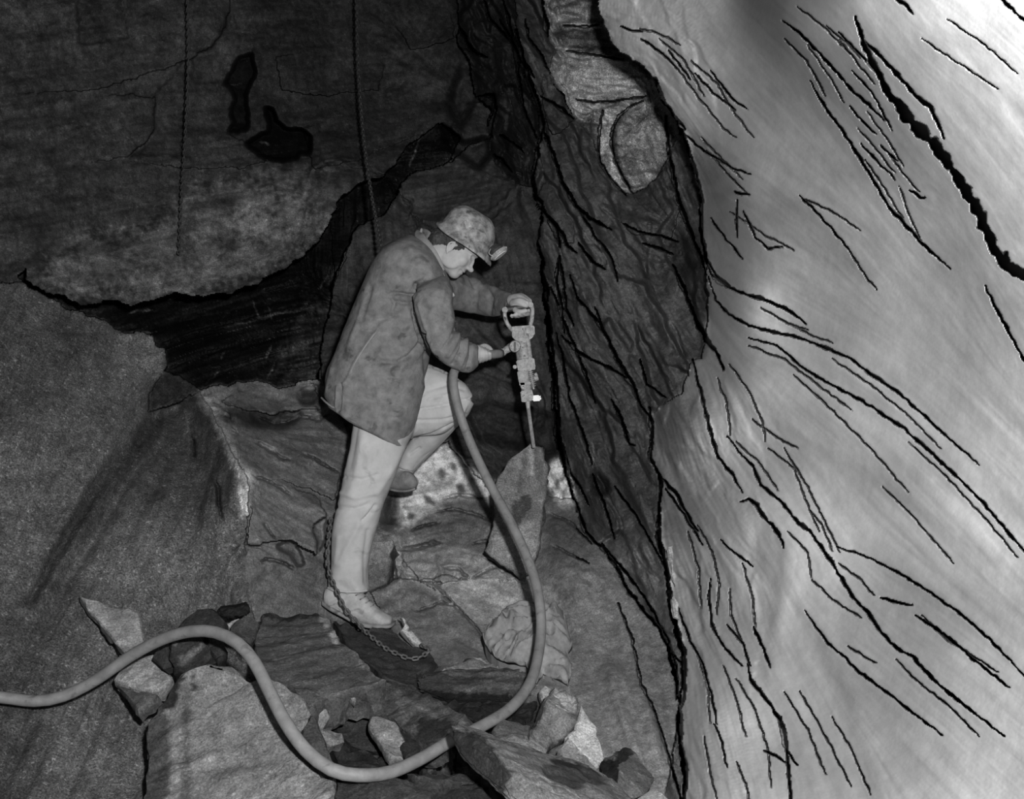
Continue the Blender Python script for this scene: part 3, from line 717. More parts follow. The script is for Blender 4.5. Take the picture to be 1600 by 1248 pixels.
# scratches and flakes of rock torn fresh
def scratch(pts, w, v):
    global ROCK_TONE
    g = line_field([(w, 0, pts)], False)
    m = np.clip(g / .13, 0, 1) * np.clip(.75 + 1.2 * FB3, .15, 1)
    ROCK_TONE = ROCK_TONE * (1 - m) + v * m
for w, v, l in [(1.6,.10,[(350,512),(385,504),(425,494)]),(1.6,.09,[(400,498),(430,490),(470,486)]),(2.2,.10,[(200,491),(215,486),(240,484)]),(3,.16,[(190,521),(212,519),(238,520)]),(2,.13,[(150,496),(163,499)]),(1.6,.08,[(395,470),(402,490),(405,500)]),(1.6,.07,[(420,480),(424,500)]),
                (2.5,.10,[(415,560),(422,545),(424,540)]),(1.6,.08,[(418,590),(425,575),(432,562)]),(1.6,.07,[(320,600),(335,588),(342,580)]),(2,.07,[(460,535),(475,533)]),(2,.08,[(480,560),(498,552),(506,545)]),(2,.07,[(345,562),(352,548)]),(2,.06,[(330,575),(345,572)]),(1.6,.07,[(455,500),(470,510),(480,530)]),
                (1.6,.06,[(500,450),(512,430),(515,418)]),(2,.08,[(515,440),(522,425),(528,415)]),(1.8,.10,[(190,205),(200,215),(208,225)]),(2,.10,[(150,206),(163,216)]),(2,.09,[(176,272),(184,284)]),(2.4,.09,[(196,262),(206,280)]),(1.6,.09,[(318,58),(332,66)]),(1.6,.08,[(304,158),(318,170),(330,176)]),
                (1.6,.07,[(196,35),(210,55),(222,70)]),(1.6,.07,[(228,40),(240,52)]),(2,.10,[(405,221),(415,222),(422,226)]),(1.8,.10,[(640,260),(660,206)]),(2,.07,[(700,262),(730,258),(752,250)]),(1.6,.09,[(735,296),(752,293),(764,290)]),(1.6,.07,[(698,266),(720,268),(740,262)]),(1.6,.05,[(650,122),(664,120)]),
                (1.6,.06,[(720,660),(735,690),(760,715)]),(1.6,.06,[(730,655),(745,690),(772,712)]),(1.6,.06,[(740,650),(758,690),(785,710)]),(1.8,.10,[(852,480),(856,500),(858,530)]),(2,.12,[(849,40),(853,55)]),(1.8,.12,[(820,40),(824,62),(826,70)]),(1.8,.10,[(836,100),(838,112)]),(2.5,.16,[(925,690),(928,705),(926,725)]),(4,.14,[(920,642),(935,640)])]:
    scratch(l, w, v)
STK = {0:.09, 1:.35, 2:.08, 3:.05, 4:.06, 5:.16, 6:.07, 7:.1, 8:.03}
stk = np.zeros(PX.shape, dtype=np.float32)
for c, v in STK.items(): stk[REG == c] = v
ROCK_TONE = ROCK_TONE * np.clip(1 + stk * (S1 * .6 + S2 * .5 + S3 * .4), .3, 2.2)
scr = np.clip(streak(2.6, 26, 77) - 2.2, 0, 1)
ROCK_TONE = ROCK_TONE + np.isin(REG, [1]) * scr * .10 + np.isin(REG, [0, 2]) * scr * .05

# ---- rock masses become objects; what can be told apart in them becomes parts
WALLS = {'wall_back': [0, 1, 7, 5], 'wall_left': [4], 'wall_middle': [6], 'wall_right': [8], 'floor': [3, 2]}
CODE = {0: 0, 1: 0, 7: 0, 5: 0, 2: 0, 4: 1, 6: 2, 8: 3, 3: 4}
OBJS = [('wall_back', None), ('wall_left', None), ('wall_middle', None), ('wall_right', None), ('floor', None)]
LAB = np.vectorize(CODE.get)(REG).astype(np.int32)
def piece(name, parent, poly, codes):
    m = in_poly(poly) & np.isin(REG, codes)
    LAB[m] = len(OBJS); OBJS.append((name, parent))
piece('rock_recess', 'wall_back', R_RECESS, [1])
piece('rock_column', 'wall_back', R_COLUMN, [7])
piece('rock_niche', 'wall_back', R_NICHE, [5])
piece('rock_face', 'wall_back', R_BEHIND, [2])
piece('rock_plate', 'wall_back', [(-20,-20),(368,-20),(360,12),(352,36),(332,70),(300,92),(240,60),(60,75),(-20,90)], [0])
piece('rock_plate', 'wall_back', [(300,92),(360,112),(362,200),(385,222),(418,246),(380,265),(290,262),(200,244),(225,225),(240,205),(240,150)], [0])
piece('rock_plate', 'wall_back', [(-60,460),(39,420),(128,479),(276,457),(404,441),(495,383),(540,300),(545,258),(380,265),(285,320),(120,330),(-60,350)], [0])
piece('rock_wedge', 'wall_left', [(313,600),(333,646),(363,706),(400,760),(400,900),(440,1248),(230,1300),(-60,1300),(-60,1060),(60,905),(111,800),(172,717),(236,653),(283,627)], [4])
L1 = [(840,380),(850,410),(847,424),(857,491),(862,548),(872,666),(889,750),(901,800),(914,830)]
L2 = [(874,400),(881,441),(877,525),(889,620),(915,690),(925,725),(945,790),(960,840)]
L3 = [(890,430),(901,464),(935,504),(955,541),(968,568),(988,599),(1002,636),(1015,649),(1019,683),(1015,716),(1032,743),(1032,784),(1028,838)]
piece('slate_layer', 'wall_middle', L1 + L2[::-1], [6])
piece('slate_layer', 'wall_middle', L2 + L3[::-1], [6])
piece('slate_layer', 'wall_middle', [(780,-20),(806,48),(826,122),(842,167),(848,192),(838,244),(832,282),(838,308),(870,353),(899,395),(955,358),(899,320),(870,256),(850,205),(896,186),(860,115),(846,86),(820,30),(810,-20)], [6])
piece('slate_layer', 'wall_middle', [(1010,288),(1040,258),(1053,282),(1079,362),(1050,396),(1000,372),(955,358),(930,310),(985,305)], [6])
piece('slate_layer', 'wall_middle', [(1040,180),(1053,282),(1079,362),(1104,430),(1130,577),(1086,497),(1052,414),(1050,396),(1079,362)], [6])
piece('slate_layer', 'wall_middle', [(1071,203),(1044,200),(1053,282),(1063,320),(1095,400),(1110,440),(1110,300)], [6])
piece('slate_layer', 'wall_middle', [(914,830),(960,840),(1028,838),(1046,930),(1068,1021),(1066,1037),(1030,981),(978,918)], [6])
piece('slate_layer', 'wall_middle', [(1030,981),(1066,1037),(1080,1300),(1060,1300),(1022,1109),(1002,1069),(986,993),(966,942)], [6, 3])
piece('rock_ledge', 'floor', [(330,600),(500,590),(520,650),(470,652),(430,662),(395,650),(350,660)], [3])
piece('rock_ledge', 'floor', [(395,690),(440,715),(520,740),(540,800),(510,806),(489,822),(498,868),(455,845),(404,852),(388,850),(384,767),(370,720)], [3])
piece('rock_ledge', 'floor', [(622,860),(690,846),(735,850),(800,890),(735,905),(690,886),(655,905),(618,900)], [3])
piece('rock_ledge', 'floor', [(655,905),(705,940),(760,1000),(790,1010),(700,1070),(600,1010),(578,925),(618,900)], [3])
piece('rock_ledge', 'floor', [(880,870),(930,870),(966,942),(986,993),(1002,1069),(1022,1109),(1042,1173),(960,1248),(890,1100),(870,960)], [3, 6])
piece('slate_sheet', 'wall_right', [(1136,681),(1189,757),(1265,829),(1333,933),(1376,987),(1426,1026),(1520,1112),(1600,1190),(1610,1280),(1240,1280),(1227,1144),(1218,1123),(1225,960),(1225,856),(1194,807)], [8])
piece('slate_sheet', 'wall_right', [(1104,407),(1158,458),(1237,488),(1284,541),(1403,613),(1530,726),(1640,850),(1640,900),(1591,850),(1501,750),(1414,670),(1317,611),(1216,541),(1104,530)], [8])
piece('slate_sheet', 'wall_right', [(1337,27),(1371,112),(1414,180),(1465,234),(1522,317),(1551,386),(1610,436),(1720,440),(1720,-60),(1395,-60)], [8])
piece('slate_sheet', 'wall_right', [(1223,32),(1281,83),(1331,141),(1382,188),(1440,210),(1522,317),(1551,400),(1640,600),(1600,562),(1486,420),(1425,362),(1356,267),(1310,195),(1266,126)], [8])
piece('slate_sheet', 'wall_right', [(1136,681),(1194,807),(1225,856),(1225,960),(1218,1123),(1168,1037),(1110,905),(1122,714)], [8])

XW = (PX - 800.0) / F * D; ZW = CZ - (PY - 624.0) / F * D
VALL = np.stack([XW, D, ZW], -1).reshape(-1, 3).astype(np.float32)
idx = np.arange(H_ * W_).reshape(H_, W_)
QUADS = np.stack([idx[:-1, :-1], idx[1:, :-1], idx[1:, 1:], idx[:-1, 1:]], -1).reshape(-1, 4)
QL = LAB[1:, 1:].reshape(-1)
# vertex normals of the unbroken rock so that neighbouring pieces shade alike
gx = np.gradient(VALL.reshape(H_, W_, 3), axis=1); gy = np.gradient(VALL.reshape(H_, W_, 3), axis=0)
made = {}
DFLAT = D.reshape(-1)
ftone = ROCK_TONE.reshape(-1); fgrain = GRAIN.reshape(-1)
for k, (name, parent) in enumerate(OBJS):
    q = QUADS[QL == k]
    if len(q) == 0: continue
    used, inv = np.unique(q, return_inverse=True)
    inv = inv.reshape(-1)
    me = bpy.data.meshes.new(name)
    me.vertices.add(len(used)); me.vertices.foreach_set('co', VALL[used].reshape(-1))
    nq = len(q)
    me.loops.add(nq * 4); me.loops.foreach_set('vertex_index', inv.astype(np.int32))
    me.polygons.add(nq); me.polygons.foreach_set('loop_start', np.arange(0, nq * 4, 4, dtype=np.int32))
    me.update(calc_edges=True)
    dq = DFLAT[q]
    me.polygons.foreach_set('use_smooth', (dq.max(1) - dq.min(1)) < 0.014)      # broken edges stay crisp
    for an, arr in (('rock_tone', ftone), ('grain', fgrain)):
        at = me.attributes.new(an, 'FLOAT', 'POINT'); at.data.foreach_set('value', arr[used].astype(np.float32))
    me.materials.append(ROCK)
    o = bpy.data.objects.new(name, me)
    if parent is None:
        tag(o, kind='structure'); link(o); made[name] = o
    else:
        link(o, made[parent])
LBL = {'wall_back': 'dark slate wall behind the miner with broken plates and a pale lower band',
       'wall_left': 'speckled grey rock slope on the left with a pale ridge line',
       'wall_middle': 'dark layered rock mass between the drill and the bright wall',
       'wall_right': 'bright dusty slate wall with long diagonal cracks',
       'floor': 'uneven grey rock floor and ledges under the miner'}
for k, v in LBL.items(): made[k]['label'] = v

def depth_at(px, py):
    """distance of the rock at an image pixel, so that loose things rest on it"""
    j = int(np.clip(np.searchsorted(GXA, px), 0, W_ - 1)); i = int(np.clip(np.searchsorted(GYA, py), 0, H_ - 1))
    return float(D[i, j])
# ================================================================ LOOSE SLATE
def newell(P):
    n = Vector((0, 0, 0))
    for i in range(len(P)):
        a, b = P[i], P[(i + 1) % len(P)]
        n += Vector(((a.y - b.y) * (a.z + b.z), (a.z - b.z) * (a.x + b.x), (a.x - b.x) * (a.y + b.y)))
    n.normalize()
    return n

def px_of(v):
    return (800 + v.x / v.y * F, 624 - (v.z - CZ) / v.y * F)

def poly_hit(x, y, poly):
    r = False; n = len(poly)
    for k in range(n):
        x1, y1 = poly[k]; x2, y2 = poly[(k + 1) % n]
        if (y1 > y) != (y2 > y) and x < (x2 - x1) * (y - y1) / (y2 - y1) + x1: r = not r
    return r

def refine(bm, size, cuts=5):
    for _ in range(cuts):
        es = [e for e in bm.edges if e.calc_length() > size]
        if not es: break
        bmesh.ops.subdivide_edges(bm, edges=es, cuts=1, use_grid_fill=False)
        bmesh.ops.triangulate(bm, faces=bm.faces)

def stone_finish(name, bm, n, base, rough, strata, side_base, tone_areas, seed, grain=.25, parent=None):
    """weather a stone: lumps on its faces, cleavage steps on its broken edges, base tone and outlined areas"""
    bm.normal_update()
    off = Vector((seed * 3.7, seed * 1.9, seed * 2.3))
    ax = n.orthogonal().normalized()
    moves = []
    for v in bm.verts:
        p = v.co + off
        f = abs(v.normal.dot(n))
        lump = mnoise.fractal(p * 9.0, 0.6, 2.0, 4) * rough + mnoise.fractal(p * 40.0, .7, 2.0, 3) * rough * .3
        s = p.dot(n)
        st = (mnoise.noise(Vector((s * 90, p.dot(ax) * 3, 1.3))) + .6 * mnoise.noise(Vector((s * 230, p.dot(ax) * 5, 4.1)))) * strata * (1 - f)
        moves.append(v.normal * (lump + st))
    rock_tone = []
    for v, m in zip(bm.verts, moves):
        f = abs(v.normal.dot(n))
        d = base * (1 if f > .75 else side_base)
        p = v.co + off
        d *= 1 + .22 * mnoise.fractal(p * 14.0, .7, 2.0, 4) + .16 * (1 - f) * mnoise.noise(Vector((p.dot(n) * 120, p.dot(ax) * 4, 0)))
        if tone_areas:
            x, y = px_of(v.co)
            x += 4 * mnoise.noise(p * 60); y += 4 * mnoise.noise(p * 60 + Vector((9, 9, 9)))
            for (poly, val) in tone_areas:
                if poly_hit(x, y, poly): d = val * (d / base if side_base == 1 else 1)
        rock_tone.append(max(d, .008))
    for v, m in zip(bm.verts, moves): v.co += m
    lay = bm.verts.layers.float.new('rock_tone'); lg = bm.verts.layers.float.new('grain')
    for v, d in zip(bm.verts, rock_tone): v[lay] = d; v[lg] = grain
    return bm_obj(name, bm, ROCK, parent, True, 32)

LOOSE = []
_seed = [0]
def slab(name, label, pts, thick, base, rough=.006, strata=.004, side=.7, tone_areas=None, jag=2.0, size=.022, cat='rock', group=None, grain=.5, lean=None, bevel=.006):
    """a split slab: outline in image pixels with estimated distances, real thickness behind the face"""
    _seed[0] += 1; sd = _seed[0]
    rnd = random.Random(sd * 91)
    out = []
    m = len(pts)
    for i in range(m):
        a, b = pts[i], pts[(i + 1) % m]
        L = math.hypot(b[0] - a[0], b[1] - a[1]); k = max(1, int(L / 9))
        for q in range(k):
            t = q / k
            j = jag if q else jag * .4
            out.append((a[0] + (b[0] - a[0]) * t + rnd.uniform(-j, j), a[1] + (b[1] - a[1]) * t + rnd.uniform(-j, j), a[2] + (b[2] - a[2]) * t))
    P = [W(*p) for p in out]
    n = newell(P)
    c = sum(P, Vector()) / len(P)
    if n.dot(c - Vector((0, 0, CZ))) > 0: n = -n
    bm = bmesh.new()
    vs = [bm.verts.new(p) for p in P]
    f = bm.faces.new(vs)
    back = []
    for p in P:
        q = p - n * thick * rnd.uniform(.8, 1.15)
        q += (c - p) * rnd.uniform(-.05, .10)
        back.append(bm.verts.new(q))
    bm.faces.new(back[::-1])
    k = len(vs)
    for i in range(k): bm.faces.new((vs[i], back[i], back[(i + 1) % k], vs[(i + 1) % k]))
    bmesh.ops.recalc_face_normals(bm, faces=bm.faces)
    if bevel:
        es = [e for e in bm.edges if e.verts[0] in set(vs) and e.verts[1] in set(vs)]
        bmesh.ops.bevel(bm, geom=es, offset=bevel, segments=1, affect='EDGES', clamp_overlap=True)
    bmesh.ops.triangulate(bm, faces=bm.faces)
    refine(bm, size)
    bmesh.ops.remove_doubles(bm, verts=bm.verts, dist=.0004)
    o = stone_finish(name, bm, n, base, rough, strata, side, tone_areas, sd, grain)
    tag(o, label, cat, group)
    LOOSE.append(o)
    return o

def block(name, label, pts, base, n=None, rough=.008, strata=.006, side=1.0, tone_areas=None, size=.022, bevel=.012, cat='rock', group=None, grain=.5):
    """a thick broken block: hull of corners given as image pixels with estimated distances"""
    _seed[0] += 1; sd = _seed[0]
    bm = bmesh.new()
    for p in pts: bm.verts.new(W(*p))
    r = bmesh.ops.convex_hull(bm, input=bm.verts)
    junk = [g for g in r['geom_interior'] + r['geom_unused'] if isinstance(g, bmesh.types.BMVert)]
    bmesh.ops.delete(bm, geom=list(set(junk)), context='VERTS')
    bmesh.ops.dissolve_limit(bm, angle_limit=math.radians(6), verts=bm.verts, edges=bm.edges)
    bmesh.ops.recalc_face_normals(bm, faces=bm.faces)
    if bevel: bmesh.ops.bevel(bm, geom=list(bm.edges), offset=bevel, segments=2, affect='EDGES', clamp_overlap=True)
    bmesh.ops.triangulate(bm, faces=bm.faces)
    refine(bm, size)
    bmesh.ops.remove_doubles(bm, verts=bm.verts, dist=.0004)
    o = stone_finish(name, bm, (n or Vector((0, -.3, 1))).normalized(), base, rough, strata, side, tone_areas, sd, grain)
    tag(o, label, cat, group)
    LOOSE.append(o)
    return o

# -- foreground left
slab('slate_slab', 'big pale upright slate slab with dark left flank, under the hose at bottom left',
     [(246,1104,2.98),(262,1078,3.0),(284,1052,3.02),(317,1040,3.03),(340,1037,3.04),(363,1042,3.04),(392,1062,3.0),(424,1060,3.0),(449,1068,2.98),(475,1088,2.93),(484,1106,2.9),(497,1160,2.8),(522,1212,2.7),(532,1300,2.52),(216,1300,2.62),(224,1248,2.74),(229,1172,2.88),(231,1132,2.95)], .22, .185, rough=.009,
     tone_areas=[([(225,1110),(248,1100),(262,1120),(268,1180),(262,1250),(270,1310),(205,1310),(222,1180)], .065), ([(244,1102),(284,1050),(290,1060),(276,1092),(270,1108),(250,1106)], .022), ([(300,1052),(306,1058),(308,1082),(302,1086)], .04), ([(286,1080),(300,1080),(296,1180),(300,1310),(280,1310),(286,1180)], .10)], jag=1.5)
slab('slate_slab', 'broad dark grey slate slab with two chalk spots, tilted beside the boot',
     [(409,961,3.55),(439,959,3.56),(495,958,3.58),(503,963,3.55),(517,966,3.5),(524,983,3.42),(542,1009,3.3),(561,1024,3.25),(588,1053,3.12),(601,1061,3.08),(583,1072,3.05),(559,1076,3.04),(537,1083,3.02),(512,1088,3.0),(482,1102,2.95),(449,1072,3.04),(424,1062,3.08),(400,1030,3.2),(396,1004,3.34),(404,984,3.44)], .10, .09, rough=.008,
     tone_areas=[([(500,966),(512,962),(518,978),(508,982)], .30), ([(516,984),(526,982),(532,1004),(522,1008),(516,996)], .33), ([(540,1012),(548,1014),(566,1030),(598,1060),(590,1062),(560,1034)], .16), ([(430,1026),(452,1020),(452,1026),(432,1032)], .14), ([(410,958),(503,958),(503,964),(440,968),(412,966)], .03)])
slab('slate_fragment', 'pale pointed triangular slate fragment lying on the left rock slope',
     [(124,928,3.42),(157,940,3.42),(202,952,3.40),(217,958,3.38),(221,976,3.34),(226,1003,3.28),(214,1014,3.24),(199,1021,3.22),(187,1010,3.26),(157,976,3.34),(135,950,3.40)], .035, .29, jag=1.0, side=.5)
slab('slate_fragment', 'pale flat slate fragment tucked under the hose on the left',
     [(184,1021,3.26),(240,1019,3.24),(262,1044,3.20),(270,1060,3.15),(247,1079,3.10),(210,1074,3.12),(177,1060,3.16),(184,1046,3.2)], .05, .30, jag=1.2, side=.6)
slab('slate_fragment', 'grey slate chip below the pale fragment left of the big slab',
     [(180,1068,3.16),(212,1076,3.12),(246,1082,3.08),(236,1100,3.05),(216,1110,3.03),(200,1092,3.08)], .04, .10, jag=1.5)
slab('slate_fragment', 'dark rounded slate plate arching up above the hose bend',
     [(262,992,3.28),(280,974,3.30),(294,963,3.32),(309,951,3.34),(330,949,3.34),(342,962,3.32),(353,971,3.30),(350,990,3.24),(300,1000,3.22)], .05, .035)
slab('slate_fragment', 'dark streaked slate piece under the top of the hose bend',
     [(263,993,3.12),(282,987,3.13),(304,987,3.13),(317,996,3.12),(326,1006,3.11),(337,1033,3.09),(317,1042,3.07),(289,1050,3.06),(271,1052,3.07),(264,1020,3.1)], .06, .030, rough=.012, tone_areas=[([(290,1020),(318,1006),(322,1010),(296,1028)], .10), ([(266,994),(282,1000),(278,1012),(268,1004)], .10), ([(276,1036),(300,1012),(306,1016),(284,1044)], .09)])
slab('slate_fragment', 'small black slate wedge right of the streaked piece under the hose',
     [(318,992,3.14),(351,996,3.14),(351,1024,3.10),(340,1035,3.08),(327,1010,3.11)], .05, .028)
slab('slate_fragment', 'small dark rounded stone left of the streaked slate piece',
     [(238,1029,3.15),(243,1018,3.16),(261,1008,3.15),(266,1040,3.11),(252,1044,3.11)], .04, .04, jag=.8)
block('slate_block', 'small black layered block on the ledge above the tilted slab',
     [(340,951,3.60),(383,945,3.62),(391,958,3.60),(370,965,3.56),(342,962,3.56),(345,946,3.72),(388,940,3.74),(345,962,3.70),(385,962,3.72)], .022, size=.015, bevel=.006)
slab('slate_fragment', 'mid grey six sided slate flake leaning behind the hose',
     [(359,980,3.40),(370,969,3.42),(383,959,3.44),(398,968,3.44),(407,974,3.43),(398,996,3.36),(392,1005,3.33),(373,992,3.36),(359,987,3.38)], .03, .060, jag=1.0)
slab('quartz_chip', 'tiny white chip between the black block and the grey flake',
     [(352,974,3.42),(361,967,3.43),(374,963,3.44),(366,972,3.42),(358,982,3.40),(352,979,3.41)], .02, .42, jag=.6, size=.012)
slab('slate_fragment', 'dark slate flake standing against the right side of the big slab',
     [(470,1139,2.76),(485,1111,2.80),(495,1119,2.80),(508,1159,2.74),(521,1187,2.70),(523,1206,2.67),(506,1196,2.68),(490,1176,2.70),(473,1155,2.73)], .04, .048, jag=1.2)
slab('slate_fragment', 'pale ragged slate shard beside the dark standing flake',
     [(481,1105,3.0),(495,1095,3.02),(510,1103,3.02),(517,1118,3.0),(506,1135,2.98),(537,1142,2.98),(539,1157,2.95),(517,1163,2.93),(505,1152,2.94),(493,1124,2.97)], .05, .17, jag=1.8)
slab('slate_slab', 'dark slate slab in the hollow below the tilted slab',
     [(514,1088,3.20),(583,1072,3.24),(583,1086,3.22),(576,1093,3.2),(583,1118,3.16),(576,1130,3.14),(593,1157,3.09),(600,1177,3.05),(564,1168,3.06),(537,1158,3.08),(510,1127,3.14)], .08, .038, rough=.010)
slab('slate_fragment', 'tiny pale spike hanging below the tilted slab edge',
     [(541,1085,3.04),(558,1077,3.06),(557,1094,3.03),(554,1101,3.02),(548,1095,3.03)], .02, .20, jag=.5, size=.012)
slab('slate_slab', 'long grey slate slab running diagonally down behind the hose loop',
     [(576,1090,3.12),(586,1071,3.16),(601,1063,3.17),(625,1068,3.16),(653,1076,3.14),(690,1093,3.08),(720,1112,3.02),(740,1126,2.98),(727,1137,2.94),(704,1139,2.93),(695,1152,2.9),(667,1158,2.9),(653,1153,2.92),(625,1133,2.98),(608,1122,3.01),(581,1114,3.06)], .09, .068, rough=.009,
     tone_areas=[([(650,1128),(668,1119),(700,1124),(712,1132),(700,1150),(664,1164),(652,1152)], .022), ([(600,1064),(640,1070),(690,1092),(680,1096),(620,1078)], .035), ([(622,1088),(640,1092),(700,1122),(690,1124),(634,1100),(628,1120),(620,1104)], .12), ([(708,1112),(716,1114),(728,1130),(720,1132)], .13)])
slab('slate_fragment', 'narrow pale slate shard pointing down left of the hose loop',
     [(579,1119,3.02),(596,1119,3.02),(618,1125,3.0),(625,1135,2.98),(634,1157,2.93),(626,1167,2.92),(631,1184,2.88),(608,1185,2.88),(593,1155,2.94),(576,1131,2.99)], .03, .19, jag=1.0)
slab('slate_fragment', 'black angular stone between the pale shard and the hose',
     [(626,1133,2.99),(658,1155,2.95),(661,1163,2.93),(650,1176,2.90),(633,1184,2.88),(626,1170,2.91)], .06, .026)
slab('slate_fragment', 'dark flat stone in the gap above the bottom of the hose loop',
     [(517,1165,3.0),(560,1170,3.0),(598,1178,2.98),(604,1188,2.95),(579,1207,2.88),(539,1203,2.88),(527,1184,2.94)], .06, .028, rough=.012)
slab('slate_slab', 'grey slate slab along the bottom edge under the hose loop',
     [(526,1218,2.68),(579,1213,2.68),(618,1216,2.68),(660,1220,2.68),(690,1222,2.68),(676,1246,2.58),(680,1300,2.46),(515,1300,2.46),(519,1250,2.58)], .12, .07, rough=.010, tone_areas=[([(520,1216),(600,1212),(625,1228),(640,1250),(600,1300),(515,1300)], .045)])
slab('slate_fragment', 'thin layered slate strip right of the hose loop bottom',
     [(636,1206,2.74),(680,1207,2.74),(720,1204,2.74),(752,1211,2.72),(742,1223,2.68),(690,1222,2.69),(650,1216,2.71)], .05, .048)
block('slate_block', 'black layered block at the bottom edge beside the long block',
     [(667,1250,2.60),(702,1230,2.64),(761,1222,2.66),(768,1240,2.62),(775,1300,2.52),(660,1300,2.50),(700,1228,2.85),(765,1230,2.85),(775,1300,2.8),(670,1300,2.8)], .028, size=.02)
block('slate_block', 'large long slate block with dark rounded end, pointing down right at the bottom',
     [(706,1137,2.66),(717,1134,2.70),(760,1149,2.74),(786,1156,2.78),(852,1177,2.80),(928,1196,2.80),(985,1244,2.68),(1010,1275,2.6),(756,1156,2.52),(779,1182,2.44),(799,1213,2.38),(704,1160,2.62),(717,1179,2.57),(738,1202,2.50),(773,1231,2.40),(787,1234,2.37),(850,1300,2.28),(1040,1300,2.42),(850,1240,2.75)], .15, n=Vector((.25, .1, 1)), rough=.009, strata=.006, bevel=.014,
     tone_areas=[([(704,1138),(740,1146),(756,1154),(780,1181),(802,1214),(788,1236),(772,1234),(736,1204),(700,1165)], .038), ([(840,1196),(900,1196),(930,1200),(950,1222),(900,1232),(860,1216)], .055), ([(858,1182),(912,1192),(908,1200),(866,1196)], .035)])
# -- heap right of the hose
slab('slate_slab', 'dark wet slab under the boot where the chain lies',
     [(522,968,4.02),(560,984,3.98),(611,979,4.02),(623,990,3.98),(640,1008,3.92),(672,1014,3.90),(686,1040,3.80),(652,1052,3.72),(654,1077,3.62),(603,1060,3.62),(590,1047,3.66),(561,1022,3.76),(540,1000,3.86),(529,980,3.94)], .12, .048, rough=.010, jag=1.5)
slab('quartz_chip', 'white quartz splinter standing by the toe of the boot',
     [(623,960,3.98),(630,963,3.98),(638,968,3.97),(644,982,3.95),(652,993,3.93),(664,1008,3.90),(655,1010,3.90),(643,1004,3.91),(632,993,3.93),(624,984,3.95),(630,975,3.96)], .04, .45, jag=1.0, size=.014, tone_areas=[([(636,966),(650,985),(640,985),(634,974)], .09)])
block('slate_block', 'dark banded slate block of thin layers left of the sack',
     [(653,1062,3.62),(664,1056,3.66),(690,1047,3.67),(760,1044,3.66),(826,1043,3.64),(842,1082,3.58),(838,1094,3.52),(780,1095,3.48),(696,1095,3.48),(654,1077,3.56),(700,1046,3.74),(805,1047,3.68),(818,1095,3.66),(700,1095,3.70)], .065, n=Vector((.06, -.15, 1)), rough=.006, strata=.022, size=.016,
     tone_areas=[([(690,1048),(760,1050),(830,1046),(838,1056),(760,1060),(700,1054)], .12), ([(700,1074),(760,1064),(836,1076),(840,1086),(780,1076),(720,1082)], .10), ([(652,1076),(700,1082),(760,1084),(840,1088),(840,1096),(690,1097)], .018)])
slab('slate_fragment', 'black rubble slab under the banded block',
     [(690,1096,3.42),(760,1098,3.44),(838,1096,3.44),(834,1120,3.34),(800,1132,3.26),(740,1124,3.26),(715,1112,3.34)], .10, .024, rough=.016)
slab('slate_fragment', 'pale flaky slate strip on top of the banded block',
     [(690,1045,3.74),(712,1036,3.78),(727,1032,3.80),(751,1025,3.82),(772,1037,3.78),(790,1042,3.75),(760,1045,3.72),(727,1046,3.72)], .03, .27, jag=1.8, size=.014, rough=.01)
slab('slate_fragment', 'tiny dark stone on the ledge left of the sack',
     [(720,1032,3.80),(727,1026,3.82),(741,1025,3.82),(742,1031,3.80),(726,1037,3.78)], .03, .03, jag=.8, size=.012)
slab('rock_fragment', 'pale lumpy rock standing below the sack, right of the hose',
     [(865,1073,3.30),(885,1075,3.30),(906,1086,3.28),(909,1104,3.24),(903,1129,3.19),(885,1147,3.15),(870,1160,3.12),(852,1176,3.08),(829,1157,3.08),(826,1150,3.09),(840,1122,3.16),(852,1098,3.22)], .14, .175, rough=.016, jag=1.2,
     tone_areas=[([(868,1080),(900,1084),(904,1110),(880,1120),(868,1100)], .30), ([(852,1170),(884,1146),(900,1130),(905,1134),(888,1152),(856,1180)], .04), ([(824,1150),(852,1095),(858,1100),(834,1158)], .09)])
slab('slate_slab', 'bright white broken slab behind the pale lumpy rock',
     [(909,1098,3.20),(916,1112,3.18),(924,1124,3.16),(934,1134,3.14),(932,1147,3.12),(938,1160,3.10),(944,1175,3.06),(947,1188,3.03),(934,1198,3.00),(913,1181,3.03),(884,1152,3.08),(898,1139,3.11)], .05, .46, jag=1.0, rough=.004)
slab('slate_fragment', 'light grey slate flake below the bright white slab',
     [(872,1170,3.02),(888,1149,3.07),(900,1160,3.05),(916,1182,3.02),(932,1199,2.98),(900,1194,2.97),(882,1186,2.98)], .04, .24, jag=1.0, rough=.004)
slab('slate_fragment', 'small white flake between the sack and the lumpy rock',
     [(842,1078,3.42),(850,1068,3.44),(862,1073,3.43),(856,1086,3.40),(847,1101,3.36)], .03, .38, jag=1.0, size=.012)
slab('slate_fragment', 'grey flat stone beside the hose above the long block',
     [(768,1139,3.02),(786,1119,3.08),(812,1125,3.08),(829,1131,3.07),(826,1152,3.0),(800,1150,2.98),(781,1155,2.97)], .05, .10)
slab('slate_fragment', 'pale flat flake lying on the back of the long block',
     [(783,1155,2.76),(801,1147,2.80),(832,1157,2.80),(852,1176,2.78),(830,1172,2.76)], .03, .16, jag=.8, size=.014)
